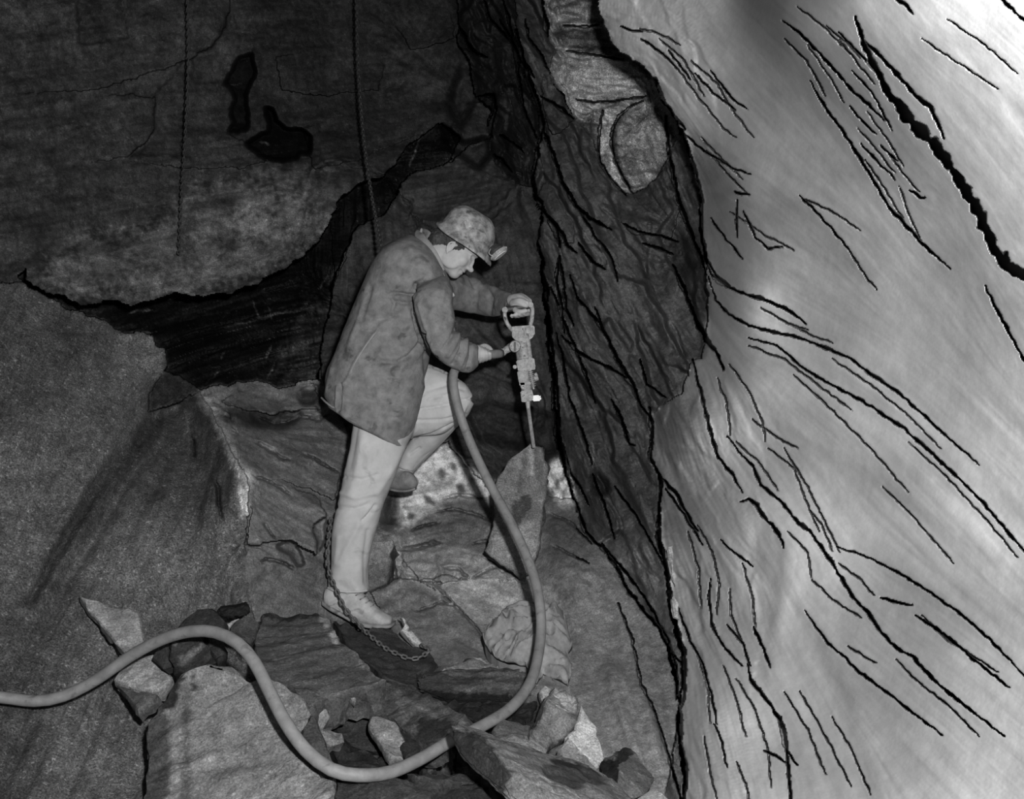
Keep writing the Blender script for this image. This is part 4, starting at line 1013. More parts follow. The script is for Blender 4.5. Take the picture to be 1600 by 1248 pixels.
block('slate_block', 'stubby layered slate block with black left face at bottom right',
     [(937,1191,2.96),(957,1188,3.0),(966,1172,3.03),(976,1168,3.04),(992,1175,3.02),(1012,1200,2.94),(1022,1217,2.88),(1007,1240,2.80),(987,1247,2.80),(968,1228,2.84),(944,1213,2.90),(966,1200,2.88),(960,1250,3.0),(1010,1240,3.05)], .11, n=Vector((.7, .3, .6)), rough=.008, strata=.012, bevel=.008,
     tone_areas=[([(930,1188),(958,1186),(966,1198),(970,1230),(944,1216)], .018), ([(957,1190),(974,1166),(992,1172),(984,1184),(966,1196)], .028)])
slab('slate_slab', 'pale slab corner at the bottom edge under the stubby block',
     [(990,1247,2.76),(1008,1236,2.78),(1020,1229,2.79),(1036,1237,2.76),(1052,1250,2.72),(1070,1300,2.6),(980,1300,2.6)], .08, .30, jag=1.0, rough=.004)
slab('rock_fragment', 'squat grey rock with pale top directly right of the standing leg',
     [(572,866,4.36),(578,838,4.42),(590,831,4.44),(610,834,4.42),(614,845,4.40),(619,852,4.40),(611,864,4.38),(616,876,4.36),(610,896,4.33),(604,911,4.31),(588,917,4.30),(570,924,4.30)], .10, .13, rough=.008, jag=1.0,
     tone_areas=[([(570,828),(612,830),(616,850),(610,876),(570,884)], .21), ([(610,866),(618,856),(618,880),(608,915),(602,910)], .05)])
slab('slate_slab', 'tall pointed slab split by the drill, leaning on the rock behind',
     [(829,691,4.30),(813,702,4.31),(800,714,4.32),(788,728,4.32),(776,748,4.32),(769,767,4.31),(772,800,4.29),(770,821,4.27),(762,842,4.25),(757,860,4.23),(765,871,4.22),(783,882,4.21),(801,892,4.20),(820,908,4.18),(830,885,4.20),(842,856,4.22),(846,830,4.24),(849,792,4.26),(853,758,4.28),(855,728,4.29),(846,699,4.30)], .07, .165, rough=.007, jag=1.2, size=.018,
     tone_areas=[([(828,694),(834,694),(833,740),(829,745)], .30), ([(800,786),(826,770),(832,790),(815,812),(806,840),(796,820)], .06), ([(820,700),(824,700),(815,770),(806,775)], .12), ([(836,700),(850,710),(848,760),(836,745)], .12), ([(806,840),(826,806),(836,830),(842,850),(826,900),(800,888),(764,866),(772,836)], .24)])
slab('slate_splinter', 'long thin pale splinter in the black cleft low on the right wall',
     [(1044,852,3.50),(1051,851,3.50),(1054,880,3.46),(1057,912,3.42),(1051,906,3.42),(1047,880,3.46)], .02, .42, jag=.4, size=.012)
slab('slate_splinter', 'shorter pale splinter below the long one in the cleft',
     [(1052,932,3.36),(1057,926,3.37),(1060,945,3.35),(1063,966,3.32),(1055,962,3.32),(1053,946,3.34)], .02, .34, jag=.4, size=.012)
rr = random.Random(5)
chips = []
for k in range(22):
    x = rr.uniform(545, 745); y = rr.uniform(1178, 1214) - (x - 545) * .16 + rr.uniform(0, 20)
    dd = min(depth_at(x, y) - .02, 2.98)
    r = rr.uniform(4, 10); a0 = rr.uniform(0, 6)
    pts = []
    for q in range(6):
        a = a0 + q * 1.047; s = rr.uniform(.6, 1.1)
        pts.append((x + r * s * 1.4 * math.cos(a), y + r * s * .7 * math.sin(a), dd - .02 * math.sin(a)))
    slab('slate_chip', 'small angular slate chip in the rubble beside the hose loop', pts, .03, rr.choice([.03, .04, .05, .08, .11]), jag=.6, size=.02, rough=.004, bevel=.002, group='slate chips beside the hose loop')
# ================================================================ HOSE, CHAINS, SACK, DRILL
RUBBER = plain_material('dusty_rubber', .185, rough=.55, spec=.35, n_scale=22, n_amp=.25, bump=.2, bump_scale=160, spots=.35, spot_scale=30)
IRON = plain_material('rusty_iron', .10, rough=.55, spec=.4, n_scale=60, n_amp=.4, bump=.3, bump_scale=300)
IRON_DARK = plain_material('black_iron', .045, rough=.5, spec=.4, n_scale=60, n_amp=.4, bump=.3, bump_scale=300)
STEEL = plain_material('dusty_steel', .27, rough=.5, spec=.5, n_scale=60, n_amp=.55, bump=.5, bump_scale=180, spots=.8, spot_scale=62)
BRIGHT = plain_material('worn_steel', .30, rough=.35, spec=.6, n_scale=80, n_amp=.3, spots=.5, spot_scale=40)
SACKING = plain_material('jute_sacking', .25, rough=.95, spec=.1, n_scale=40, n_amp=.25, bump=.6, bump_scale=260)

def catmull(pts, step):
    P = [Vector(p) for p in pts]
    P = [P[0] * 2 - P[1]] + P + [P[-1] * 2 - P[-2]]
    out = []
    for i in range(1, len(P) - 2):
        p0, p1, p2, p3 = P[i - 1:i + 3]
        n = max(2, int((p2 - p1).length / step))
        for k in range(n):
            t = k / n
            out.append(.5 * ((2 * p1) + (p2 - p0) * t + (2 * p0 - 5 * p1 + 4 * p2 - p3) * t * t + (3 * p1 - p0 - 3 * p2 + p3) * t ** 3))
    out.append(P[-2])
    return out

def tube(bm, path, radii, seg=12, cap=True, squash=1.0):
    n = len(path)
    if not hasattr(radii, '__len__'): radii = [radii] * n
    rings = []
    t0 = (path[1] - path[0]).normalized()
    u = t0.orthogonal().normalized()
    for i in range(n):
        t = (path[min(i + 1, n - 1)] - path[max(i - 1, 0)]).normalized()
        u = (u - t * u.dot(t)).normalized(); v = t.cross(u)
        rings.append([bm.verts.new(path[i] + (u * math.cos(a) + v * math.sin(a) * squash) * radii[i]) for a in [2 * math.pi * k / seg for k in range(seg)]])
    for a, b in zip(rings[:-1], rings[1:]):
        for k in range(seg): bm.faces.new((a[k], a[(k + 1) % seg], b[(k + 1) % seg], b[k]))
    if cap:
        bm.faces.new(rings[0][::-1]); bm.faces.new(rings[-1])
    return rings

HOSE = [(x_, y_, depth_at(x_, y_) - .03) for x_, y_ in ((-800,1120),(-640,1105),(-480,1100),(-330,1090))] + [(-190,1080,2.92),(-90,1082,2.99),(0,1089,3.05),(55,1095,3.06),(100,1087,3.07),(150,1062,3.07),(205,1024,3.05),(255,998,3.02),(300,986,2.97),(338,988,2.93),(372,1005,2.88),(398,1035,2.83),(422,1082,2.76),(446,1128,2.70),(478,1172,2.66),(518,1202,2.62),(560,1211,2.62),(610,1206,2.68),(660,1184,2.78),(705,1157,2.89),(757,1132,3.02),(800,1104,3.14),(830,1063,3.28),(843,1010,3.42),(845,962,3.50),(837,910,3.58),(819,860,3.66),(795,810,3.74),(766,757,3.82),(741,705,3.88),(723,660,3.91),(712,622,3.93),(708,592,3.95),(713,574,3.98),(730,560,4.02),(752,554,4.03),(772,553,4.06),(783,552,4.09)]
path = catmull([W(*p) for p in HOSE], .03)
bm = bmesh.new(); tube(bm, path, .0165, 16)
hose = bm_obj('air_hose', bm, RUBBER)
tag(hose, 'long grey rubber air hose looping from the left edge up to the drill', 'hose')
for (a, b) in ((0.985, 0.9995),):
    pass

def link_mesh(name, L, Wd, r, mat, seg=14, rs=6):
    bm = bmesh.new()
    loop = []
    s = (L - Wd) / 2
    for k in range(seg):
        a = 2 * math.pi * k / seg
        loop.append(Vector(((Wd / 2 - r) * math.sin(a), 0, (Wd / 2 - r) * math.cos(a) + (s if math.cos(a) >= 0 else -s))))
    rings = []
    for k in range(seg):
        t = (loop[(k + 1) % seg] - loop[k - 1]).normalized(); u = Vector((0, 1, 0)); v = t.cross(u)
        rings.append([bm.verts.new(loop[k] + (u * math.cos(q) + v * math.sin(q)) * r) for q in [2 * math.pi * j / rs for j in range(rs)]])
    for k in range(seg):
        a, b = rings[k], rings[(k + 1) % seg]
        for j in range(rs): bm.faces.new((a[j], a[(j + 1) % rs], b[(j + 1) % rs], b[j]))
    bmesh.ops.recalc_face_normals(bm, faces=bm.faces)
    me = bpy.data.meshes.new(name); bm.to_mesh(me); bm.free()
    me.polygons.foreach_set('use_smooth', np.ones(len(me.polygons), dtype=bool))
    me.materials.append(mat)
    return me

def chain(name, label, pts, L, Wd, r, mat, twist=.4):
    pa = catmull([W(*p) for p in pts], .004)
    root = empty(name, pa[-1]); tag(root, label, 'chain')
    me = link_mesh('link', L, Wd, r, mat)
    pitch = L - 2 * r - .0006
    acc = 0; last = pa[0]; cen = [pa[0]]
    for p, q in zip(pa[:-1], pa[1:]):
        d = (q - p).length
        while acc + d >= pitch:
            p = p + (q - p).normalized() * (pitch - acc); cen.append(p.copy()); d = (q - p).length; acc = 0
        acc += d
    base = pa[-1]
    for i, c in enumerate(cen):
        t = (cen[min(i + 1, len(cen) - 1)] - cen[max(i - 1, 0)]).normalized()
        side = Vector((0, 1, 0)) if abs(t.y) < .9 else Vector((1, 0, 0))
        u = (side - t * side.dot(t)).normalized(); v = u.cross(t)
        ang = twist + (math.pi / 2 if i % 2 else 0) + .1 * math.sin(i * 1.7)
        y = u * math.cos(ang) + v * math.sin(ang); x = y.cross(t)
        M = Matrix((x, y, t)).transposed().to_4x4(); M.translation = c - base
        o = bpy.data.objects.new('link', me); o.matrix_local = M
        COL.objects.link(o); o.parent = root
    return root

dwall = lambda x, y: depth_at(x, y)
chain('hanging_chain', 'thin dark chain hanging alone down the back wall left of the miner',
      [(292,-70,4.98),(293,0,4.98),(294,100,4.96),(290,200,4.92),(284,300,4.80),(281,360,4.74),(279,398,4.70)], .025, .0155, .0032, IRON_DARK)
chain('safety_chain', 'dark chain hanging from above down to the back of the miner',
      [(555,-70,5.45),(557,0,5.40),(560,100,5.28),(567,200,5.10),(580,300,4.80),(590,352,4.58),(596,392,4.42),(600,425,4.38)], .029, .0185, .0037, IRON_DARK)
chain('leg_chain', 'rusty chain trailing past the trouser leg and boot onto the slab',
      [(517,812,4.16),(513,850,4.06),(512,880,4.02),(519,906,3.99),(526,922,3.97),(538,948,3.95),(556,970,3.93),(580,994,3.86),(602,1012,3.80),(620,1021,3.77),(638,1028,3.75),(652,1028,3.75),(664,1022,3.77),(670,1016,3.80),(664,1010,3.83),(654,1008,3.85)], .0285, .019, .0038, IRON)

# crumpled sack
def crumple(name, outline, bulge, mat, label, cat, size=.012):
    P = [W(*p) for p in outline]
    n = newell(P); c = sum(P, Vector()) / len(P)
    if n.dot(c - Vector((0, 0, CZ))) > 0: n = -n
    bm = bmesh.new()
    fr = [bm.verts.new(p) for p in P]
    bk = [bm.verts.new(p - n * .10 + (c - p) * .05) for p in P]
    bm.faces.new(fr); bm.faces.new(bk[::-1])
    k = len(P)
    for i in range(k): bm.faces.new((fr[i], bk[i], bk[(i + 1) % k], fr[(i + 1) % k]))
    bmesh.ops.recalc_face_normals(bm, faces=bm.faces)
    bmesh.ops.triangulate(bm, faces=bm.faces)
    refine(bm, size, 7)
    out2 = P
    for v in bm.verts:
        d = min((v.co - (a + (b - a) * max(0, min(1, (v.co - a).dot(b - a) / (b - a).length_squared)))).length for a, b in zip(P, P[1:] + P[:1]))
        inner = min(1, d / .10)
        if (v.co - c).dot(n) < -.05: continue
        q = v.co * 1.0
        w = Vector((mnoise.noise(q * 7), mnoise.noise(q * 7 + Vector((5, 5, 5))), mnoise.noise(q * 7 + Vector((9, 1, 2))))) * .09
        r0 = mnoise.noise(q * 8 + Vector((2, 8, 1)))
        r1 = max(0, 1 - abs(mnoise.noise((q + w) * 10)) * 4.5)
        r2 = max(0, 1 - abs(mnoise.noise((q + w) * 20 + Vector((3, 3, 3)))) * 4)
        v.co += n * (bulge * inner ** .4 + inner ** .4 * (.05 * r0 + .045 * r1 + .022 * r2))
    bmesh.ops.smooth_vert(bm, verts=bm.verts, factor=.4, use_axis_x=True, use_axis_y=True, use_axis_z=True)
    o = bm_obj(name, bm, mat)
    tag(o, label, cat)
    return o
crumple('sack', [(755,1006,3.82),(763,991,3.86),(774,972,3.92),(783,961,3.95),(799,954,3.97),(821,949,3.98),(852,953,3.96),(877,955,3.94),(885,974,3.88),(893,1006,3.78),(895,1017,3.75),(888,1025,3.73),(894,1042,3.66),(893,1057,3.62),(888,1075,3.56),(874,1068,3.58),(862,1062,3.60),(849,1057,3.63),(839,1072,3.58),(832,1065,3.60),(821,1045,3.67),(799,1042,3.69),(778,1034,3.72),(765,1022,3.76)], .05, SACKING, 'crumpled cloth sack lying on the floor behind the hose', 'sack')

# ---------------------------------------------------------------- rock drill
DR = 4.13
drill = empty('rock_drill', W(828, 627, DR))
tag(drill, 'dusty hand-held pneumatic rock drill standing upright in the hands of the miner', 'drill')
def pxm(v, D=DR): return v * D / F
def cyl(bm, a, b, ra, rb=None, seg=18, bev=0.0):
    A, B = W(*a), W(*b); rb = ra if rb is None else rb
    t = (B - A).normalized(); u = t.orthogonal().normalized(); v = t.cross(u)
    ra = pxm(ra, a[2]); rb = pxm(rb, b[2])
    prof = [(0, ra), (1, rb)]
    if bev: prof = [(0, ra * .86), (bev, ra), (1 - bev, rb), (1, rb * .86)]
    rings = [[bm.verts.new(A + (B - A) * s + (u * math.cos(2 * math.pi * k / seg) + v * math.sin(2 * math.pi * k / seg)) * r) for k in range(seg)] for s, r in prof]
    for x, y in zip(rings[:-1], rings[1:]):
        for k in range(seg): bm.faces.new((x[k], x[(k + 1) % seg], y[(k + 1) % seg], y[k]))
    bm.faces.new(rings[0][::-1]); bm.faces.new(rings[-1])
def prism(bm, poly, D, half, bev=1.0):
    fr = [bm.verts.new(W(x, y, D - half)) for x, y in poly]
    bk = [bm.verts.new(W(x, y, D + half)) for x, y in poly]
    fs = [bm.faces.new(fr), bm.faces.new(bk[::-1])]
    k = len(poly)
    for i in range(k): fs.append(bm.faces.new((fr[i], bk[i], bk[(i + 1) % k], fr[(i + 1) % k])))
    bmesh.ops.recalc_face_normals(bm, faces=fs)
    if bev:
        es = set(e for f in fs for e in f.edges)
        bmesh.ops.bevel(bm, geom=list(es), offset=pxm(bev, D), segments=2, affect='EDGES', clamp_overlap=True)
def dpart(name, fn, mat=STEEL, label=None, parent=None):
    bm = bmesh.new(); fn(bm)
    o = bm_obj(name, bm, mat, parent or drill, True, 35)
    if label: o['label'] = label
    return o
def f_handle(bm):
    l = catmull([W(*p) for p in [(789,484,DR),(789,494,DR),(793,506,DR),(800,515,DR),(806,519,DR)]], .004); tube(bm, l, pxm(3.2), 12)
    r = catmull([W(*p) for p in [(829,476,DR),(832,484,DR),(831,498,DR),(828,510,DR),(824,518,DR)]], .004); tube(bm, r, pxm(3.4), 12)
    cyl(bm, (789,484,DR-.022), (789,484,DR+.022), 4.6); cyl(bm, (829,476,DR-.02), (829,476,DR+.02), 4.4)
    prism(bm, [(799,510),(830,508),(832,516),(801,519)], DR, .016)
dpart('handle', f_handle)
dpart('grip', lambda bm: cyl(bm, (789,484,DR), (830,477,DR), 4.4), IRON_DARK, 'black hand grip')
def f_back(bm):
    prism(bm, [(800,517),(833,514),(834,525),(829,530),(806,532),(800,526)], DR, .032)
    prism(bm, [(828,508),(835,509),(836,523),(829,524)], DR - .02, .018)
dpart('back_head', f_back)
def f_bolt(bm):
    cyl(bm, (819.5,513,DR-.036), (821,524,DR-.036), 2.0, None, 8); cyl(bm, (819.3,512,DR-.036), (819.7,515,DR-.036), 3.2, None, 6)
dpart('bolt', f_bolt, BRIGHT)
dpart('cylinder', lambda bm: (cyl(bm, (815.5,529,DR), (820,562,DR), 12.5, 12.5, 22, .06), cyl(bm, (824,527,DR-.02), (828,561,DR-.02), 4.2, 4.2)))
def f_valve(bm):
    cyl(bm, (804.5,541,DR-.045), (804.5,541,DR+.02), 9.5, 9.5, 20, .1)
    cyl(bm, (804.5,541,DR-.052), (804.5,541,DR-.044), 6.6, 6.6, 20)
dpart('throttle_valve', f_valve)
dpart('valve_slot', lambda bm: prism(bm, [(802.8,534),(806.2,534),(806.2,548),(802.8,548)], DR - .0545, .003, .6), IRON_DARK)
dpart('air_elbow', lambda bm: cyl(bm, (800,541,DR), (786,550,DR), 6.5, 5.2, 16, .1))
def f_fit(bm):
    cyl(bm, (788,549,DR), (780,554,DR), 6.2, 6.2, 6, .12); cyl(bm, (782,552.5,DR), (775,556.5,DR), 4.4, 4.0, 12)
dpart('air_fitting', f_fit)
dpart('front_head', lambda bm: (prism(bm, [(806,563),(834,559),(837,574),(831,579),(810,581)], DR, .034, 1.6), prism(bm, [(829,559),(835,560),(836.5,577),(831,578)], DR - .03, .01, .8), cyl(bm, (804.5,573,DR-.03), (804.5,573,DR+.02), 3.2, None, 8)))
dpart('body', lambda bm: (cyl(bm, (818,579,DR), (823.5,612,DR), 10.5, 8.2, 20, .04), prism(bm, [(808,580),(818,580),(822,608),(815,608),(810,594)], DR - .018, .012, 1), prism(bm, [(811,597),(829,596),(830,601),(812,603)], DR, .03, 1)))
def f_spring(bm):
    A, B = W(828.5,579,DR-.02), W(833.5,604,DR-.02); pth = []
    t = (B - A).normalized(); u = t.orthogonal().normalized(); v = t.cross(u)
    for k in range(91):
        a = k / 90 * 8 * 2 * math.pi; pth.append(A + (B - A) * (k / 90) + (u * math.cos(a) + v * math.sin(a)) * pxm(3.6))
    tube(bm, pth, pxm(.95), 6)
dpart('spring', f_spring)
dpart('spring_rod', lambda bm: cyl(bm, (828.2,578,DR-.02), (834,608,DR-.02), 1.6))
dpart('side_knob', lambda bm: (cyl(bm, (834,592,DR-.01), (841,590,DR-.01), 4.6, 4.2, 12, .15), cyl(bm, (836,583,DR-.01), (839,588,DR-.01), 2.8, 2.4, 8)))
dpart('chuck', lambda bm: (prism(bm, [(813,611),(831,608),(834,619),(832,626),(815,628)], DR, .028, 1.4), prism(bm, [(814,619),(822,618),(823,628),(815,628)], DR - .02, .014, .8)))
dpart('retainer', lambda bm: prism(bm, [(831,618),(843,617),(846,620),(845,626),(832,627)], DR - .01, .016, 1.6), BRIGHT, 'bright worn retainer lug')
dpart('drill_steel', lambda bm: (cyl(bm, (824.5,626,DR), (825.5,638,DR), 4.2, 3.2, 12), cyl(bm, (825,634,DR), (834,698,DR+.10), 3.1, 2.9, 8)), BRIGHT, 'slim bright drill rod entering the slab')
# ================================================================ THE MINER
SKIN = plain_material('skin', .40, rough=.6, spec=.3, n_scale=30, n_amp=.12, bump=.1, bump_scale=300)
JACKET = plain_material('work_jacket_cloth', .185, rough=.92, spec=.12, n_scale=26, n_amp=.38, bump=.7, bump_scale=210, spots=.5, spot_scale=15)
TROUSER = plain_material('pale_work_cotton', .46, rough=.92, spec=.1, n_scale=14, n_amp=.14, bump=.3, bump_scale=330, spots=.25, spot_scale=12)
LEATHER = plain_material('dusty_leather', .40, rough=.75, spec=.25, n_scale=24, n_amp=.30, bump=.35, bump_scale=120, spots=.4, spot_scale=20)
LEATHER2 = plain_material('dirty_leather', .22, rough=.75, spec=.25, n_scale=24, n_amp=.35, bump=.35, bump_scale=120, spots=.5, spot_scale=20)
HELMET = plain_material('scuffed_helmet', .26, rough=.65, spec=.3, n_scale=30, n_amp=.75, bump=.3, bump_scale=60, spots=.7, spot_scale=26)
HAIR = plain_material('dark_hair', .05, rough=.6, spec=.3, n_scale=160, n_amp=.6, bump=.8, bump_scale=150)
SHIRT = plain_material('white_shirt', .50, rough=.9, spec=.1, n_scale=40, n_amp=.15)
TRIM = plain_material('collar_cloth', .26, rough=.9, spec=.1, n_scale=30, n_amp=.2, bump=.2, bump_scale=300)

def crom(rows, sub):
    R = [np.array(r, dtype=float) for r in rows]
    R = [2 * R[0] - R[1]] + R + [2 * R[-1] - R[-2]]
    out = []
    for i in range(1, len(R) - 2):
        a, b, c, d = R[i - 1:i + 3]
        for k in range(sub):
            t = k / sub
            out.append(.5 * (2 * b + (c - a) * t + (2 * a - 5 * b + 4 * c - d) * t * t + (3 * b - a - 3 * c + d) * t ** 3))
    out.append(R[-2]); return out
def loft(bm, rows, seg=28, sub=4, sq=.85, dome=0.0):
    """limb or garment body through sections (edge, edge, distance, half depth)"""
    rings = []
    for r in crom(rows, sub):
        L = W(r[0], r[1], r[4]); R = W(r[2], r[3], r[4]); C = (L + R) / 2; A = (R - L) / 2; B = Vector((0, r[5], 0))
        ring = []
        for k in range(seg):
            t = 2 * math.pi * k / seg; c, s = math.cos(t), math.sin(t)
            ring.append(bm.verts.new(C + A * (math.copysign(abs(c) ** sq, c)) + B * (math.copysign(abs(s) ** sq, s))))
        rings.append(ring)
    for a, b in zip(rings[:-1], rings[1:]):
        for k in range(seg): bm.faces.new((a[k], a[(k + 1) % seg], b[(k + 1) % seg], b[k]))
    bm.faces.new(rings[0][::-1]); bm.faces.new(rings[-1])
def ball(bm, c, r, M=None, seg=20):
    m = Matrix.Translation(c) @ (M or Matrix.Identity(4)) @ Matrix.Diagonal((r[0], r[1], r[2], 1))
    bmesh.ops.create_uvsphere(bm, u_segments=seg, v_segments=seg // 2 + 2, radius=1, matrix=m)
def limb(bm, pts, radii, seg=14):
    pa = [Vector(p) for p in pts]
    rows = crom([(*p, r) for p, r in zip(pa, radii)], 5)
    tube(bm, [Vector(r[:3]) for r in rows], [float(r[3]) for r in rows], seg)
    ball(bm, pa[0], (radii[0],) * 3, None, 12); ball(bm, pa[-1], (radii[-1],) * 3, None, 12)
def fuse(bm, voxel, smooth=4, factor=.5):
    """one continuous surface out of overlapping volumes"""
    bmesh.ops.recalc_face_normals(bm, faces=bm.faces)
    me = bpy.data.meshes.new('fuse'); bm.to_mesh(me); bm.free()
    o = bpy.data.objects.new('fuse', me); COL.objects.link(o)
    m = o.modifiers.new('r', 'REMESH'); m.mode = 'VOXEL'; m.voxel_size = voxel
    if smooth:
        s = o.modifiers.new('s', 'SMOOTH'); s.factor = factor; s.iterations = smooth
    dg = bpy.context.evaluated_depsgraph_get()
    nm = bpy.data.meshes.new_from_object(o.evaluated_get(dg))
    bpy.data.objects.remove(o); bpy.data.meshes.remove(me)
    b2 = bmesh.new(); b2.from_mesh(nm); bpy.data.meshes.remove(nm)
    b2.normal_update()
    return b2
def seg_dist(x, y, pts):
    best = 1e9
    for (ax, ay), (bx, by) in zip(pts[:-1], pts[1:]):
        dx, dy = bx - ax, by - ay
        t = max(0, min(1, ((x - ax) * dx + (y - ay) * dy) / (dx * dx + dy * dy + 1e-9)))
        d = math.hypot(x - ax - t * dx, y - ay - t * dy)
        if d < best: best = d
    return best
def folds(bm, lines, big=.006, fine=.0015, dmax=None):
    """creases (negative) and ridges (positive) of cloth; lines = (points, width, height)"""
    boxes = [(min(p[0] for p in l) - 3 * w, max(p[0] for p in l) + 3 * w, min(p[1] for p in l) - 3 * w, max(p[1] for p in l) + 3 * w) for l, w, h in lines]
    mv = []
    for v in bm.verts:
        p = v.co
        d = big * mnoise.fractal(p * 6.5, .8, 2.0, 2) + fine * mnoise.noise(p * 45)
        if v.normal.y < .15:
            x, y = px_of(p)
            for (l, w, h), bx in zip(lines, boxes):
                if bx[0] < x < bx[1] and bx[2] < y < bx[3]:
                    q = seg_dist(x, y, l) / w
                    if q < 3: d += (2.1 if h < 0 else 1.6) * h * math.exp(-q * q)
        mv.append(v.normal * d * 1.0)
    for v, m in zip(bm.verts, mv): v.co += m
    bm.normal_update()

miner = empty('person', W(560, 976, 4.15))
tag(miner, 'miner in dusty jacket and pale trousers bending over the rock drill, one foot raised', 'person')

# ---- skull frame: the head is bowed towards the drill
PITCH = math.radians(42); HS = .95
HC = W(713.6, 388.0, 4.15)
fwd = Vector((math.cos(PITCH), 0, -math.sin(PITCH))); up = Vector((math.sin(PITCH), 0, math.cos(PITCH))); lat = Vector((0, 1, 0))
yaw = math.radians(4)
fwd, lat = fwd * math.cos(yaw) - lat * math.sin(yaw), lat * math.cos(yaw) + fwd * math.sin(yaw)
HM = Matrix((fwd, lat, up)).transposed().to_4x4(); HM.translation = HC
def hp(x, y, z): return HM @ (Vector((x, y, z)) * HS)
HR = Matrix((fwd, lat, up)).transposed().to_4x4()

bm = bmesh.new()
def hb(x, y, z, rx, ry, rz, tilt=0):
    ball(bm, hp(x, y, z), (rx * HS, ry * HS, rz * HS), HR @ Matrix.Rotation(tilt, 4, 'Y'))
hb(-.012, 0, .045, .098, .076, .085)                 # cranium
hb(.030, 0, -.020, .058, .060, .075)                 # face
hb(.032, 0, -.066, .046, .048, .034)                 # jaw
hb(.056, 0, -.080, .028, .032, .023)                 # chin
hb(.066, 0, .030, .022, .050, .014)                  # brow
hb(.082, 0, -.006, .014, .010, .026, -.3)            # nose bridge
hb(.099, 0, -.026, .015, .011, .012)                 # nose tip
for s in (-1, 1):
    hb(.090, s * .011, -.030, .010, .008, .008)      # nostril wings
    hb(.050, s * .034, -.024, .030, .026, .030)      # cheeks
    hb(.018, s * .044, -.052, .045, .019, .036)      # jaw angle
    hb(.070, s * .031, .008, .010, .013, .010)       # eyelids
hb(.078, 0, -.050, .014, .022, .007)                 # upper lip
hb(.075, 0, -.063, .013, .019, .007)                 # lower lip
for s in (-1, 1):                                    # ears
    e = [hp(.004, s * .070, .000), hp(-.010, s * .077, .006), hp(-.021, s * .079, -.010), hp(-.014, s * .076, -.032), hp(-.001, s * .071, -.046)]
    limb(bm, e, [.004, .004, .004, .004, .004], 8)
    hb(-.006, s * .069, -.020, .013, .006, .022)
# neck, chest core, limbs inside the clothes
limb(bm, [W(704, 398, 4.15), W(688, 398, 4.15), W(668, 402, 4.15)], [.050, .054, .060], 18)
limb(bm, [W(668, 402, 4.15), W(640, 450, 4.15), W(610, 540, 4.15), W(602, 620, 4.16)], [.06, .105, .105, .115], 20)
limb(bm, [W(662, 440, 4.12), W(676, 462, 4.01), W(684, 510, 3.96), W(700, 552, 3.94), W(726, 556, 3.97), W(747, 553, 4.00)], [.035, .036, .038, .036, .030, .025], 14)   # near arm
limb(bm, [W(665, 430, 4.25), W(708, 455, 4.38), W(740, 461, 4.47), W(768, 469, 4.43), W(792, 470, 4.29), W(803, 470, 4.20)], [.045, .038, .034, .030, .023, .024], 14)  # far arm
limb(bm, [W(602, 640, 4.12), W(588, 700, 4.10), W(572, 770, 4.10), W(552, 850, 4.12), W(545, 925, 4.12)], [.09, .075, .058, .050, .036], 14)
limb(bm, [W(615, 630, 4.24), W(670, 625, 4.24), W(712, 628, 4.20), W(690, 665, 4.30), W(640, 722, 4.38), W(628, 745, 4.40)], [.085, .075, .056, .05, .04, .034], 14)
# far hand: palm over the grip, fingers wrapped round it
limb(bm, [W(801, 469, 4.20), W(811, 469, 4.17), W(821, 473, 4.145)], [.024, .026, .020], 14)
limb(bm, [W(803, 474, 4.16), W(812, 472, 4.13), W(822, 475, 4.115)], [.018, .018, .015], 12)
limb(bm, [W(802, 466, 4.22), W(814, 465, 4.19), W(826, 471, 4.17)], [.016, .018, .014], 12)
for k, (x0, y0, x1, d) in enumerate([(831, 478, 818.5, 0.0), (824, 474, 811.5, 0.0), (817, 472, 805, 0.0), (811, 472, 799, .0)]):
    r = [.0088, .0092, .0090, .0080][k]
    g = 484 - (x0 - 789) * .17
    limb(bm, [W(x0 - 6, y0 - 2, 4.16), W(x0, y0 + 1, 4.165), W(x0 - 1, y0 + 10, 4.17), W(x0 - 4, g + 13, 4.155), W(x1 + 2, g + 14, 4.12), W(x1, g + 12.5, 4.105)], [r * 1.05, r, r, r * .98, r * .95, r * .85], 10)
limb(bm, [W(803, 478, 4.15), W(806, 485, 4.12), W(814, 487, 4.10), W(822, 485, 4.098)], [.013, .011, .010, .0085], 10)
# near hand closed round the hose behind the fitting
limb(bm, [W(747, 552, 4.00), W(752, 551, 4.01), W(757, 552, 4.03)], [.0225, .016, .010], 14)
for k in range(4):
    r = [.0066, .0070, .0070, .0064][k]; x = 748.5 + 5.3 * k
    yt = 541 + 2.2 * k; yb = 566 - 1.7 * k; dd = -.004 * (k in (1, 2))
    limb(bm, [W(x - 3, yt + 2, 4.045), W(x - 2, yt, 4.015), W(x, yt + 4, 3.991 + dd), W(x + 1.5, yb - 8, 3.990 + dd), W(x + 1.5, yb - 2, 4.008), W(x, yb, 4.04)], [r, r, r * 1.05, r, r * .95, r * .85], 10)
limb(bm, [W(749, 545, 4.01), W(757, 541, 4.03), W(764, 544, 4.05), W(768, 549, 4.06)], [.013, .0115, .0105, .009], 10)
# bare foot inside each boot
limb(bm, [W(540, 925, 4.12), W(556, 955, 4.11), W(600, 972, 4.08)], [.033, .03, .022], 12)
limb(bm, [W(628, 744, 4.40), W(634, 750, 4.38), W(645, 753, 4.35)], [.03, .028, .024], 12)
b = fuse(bm, .0028, 2, .5)
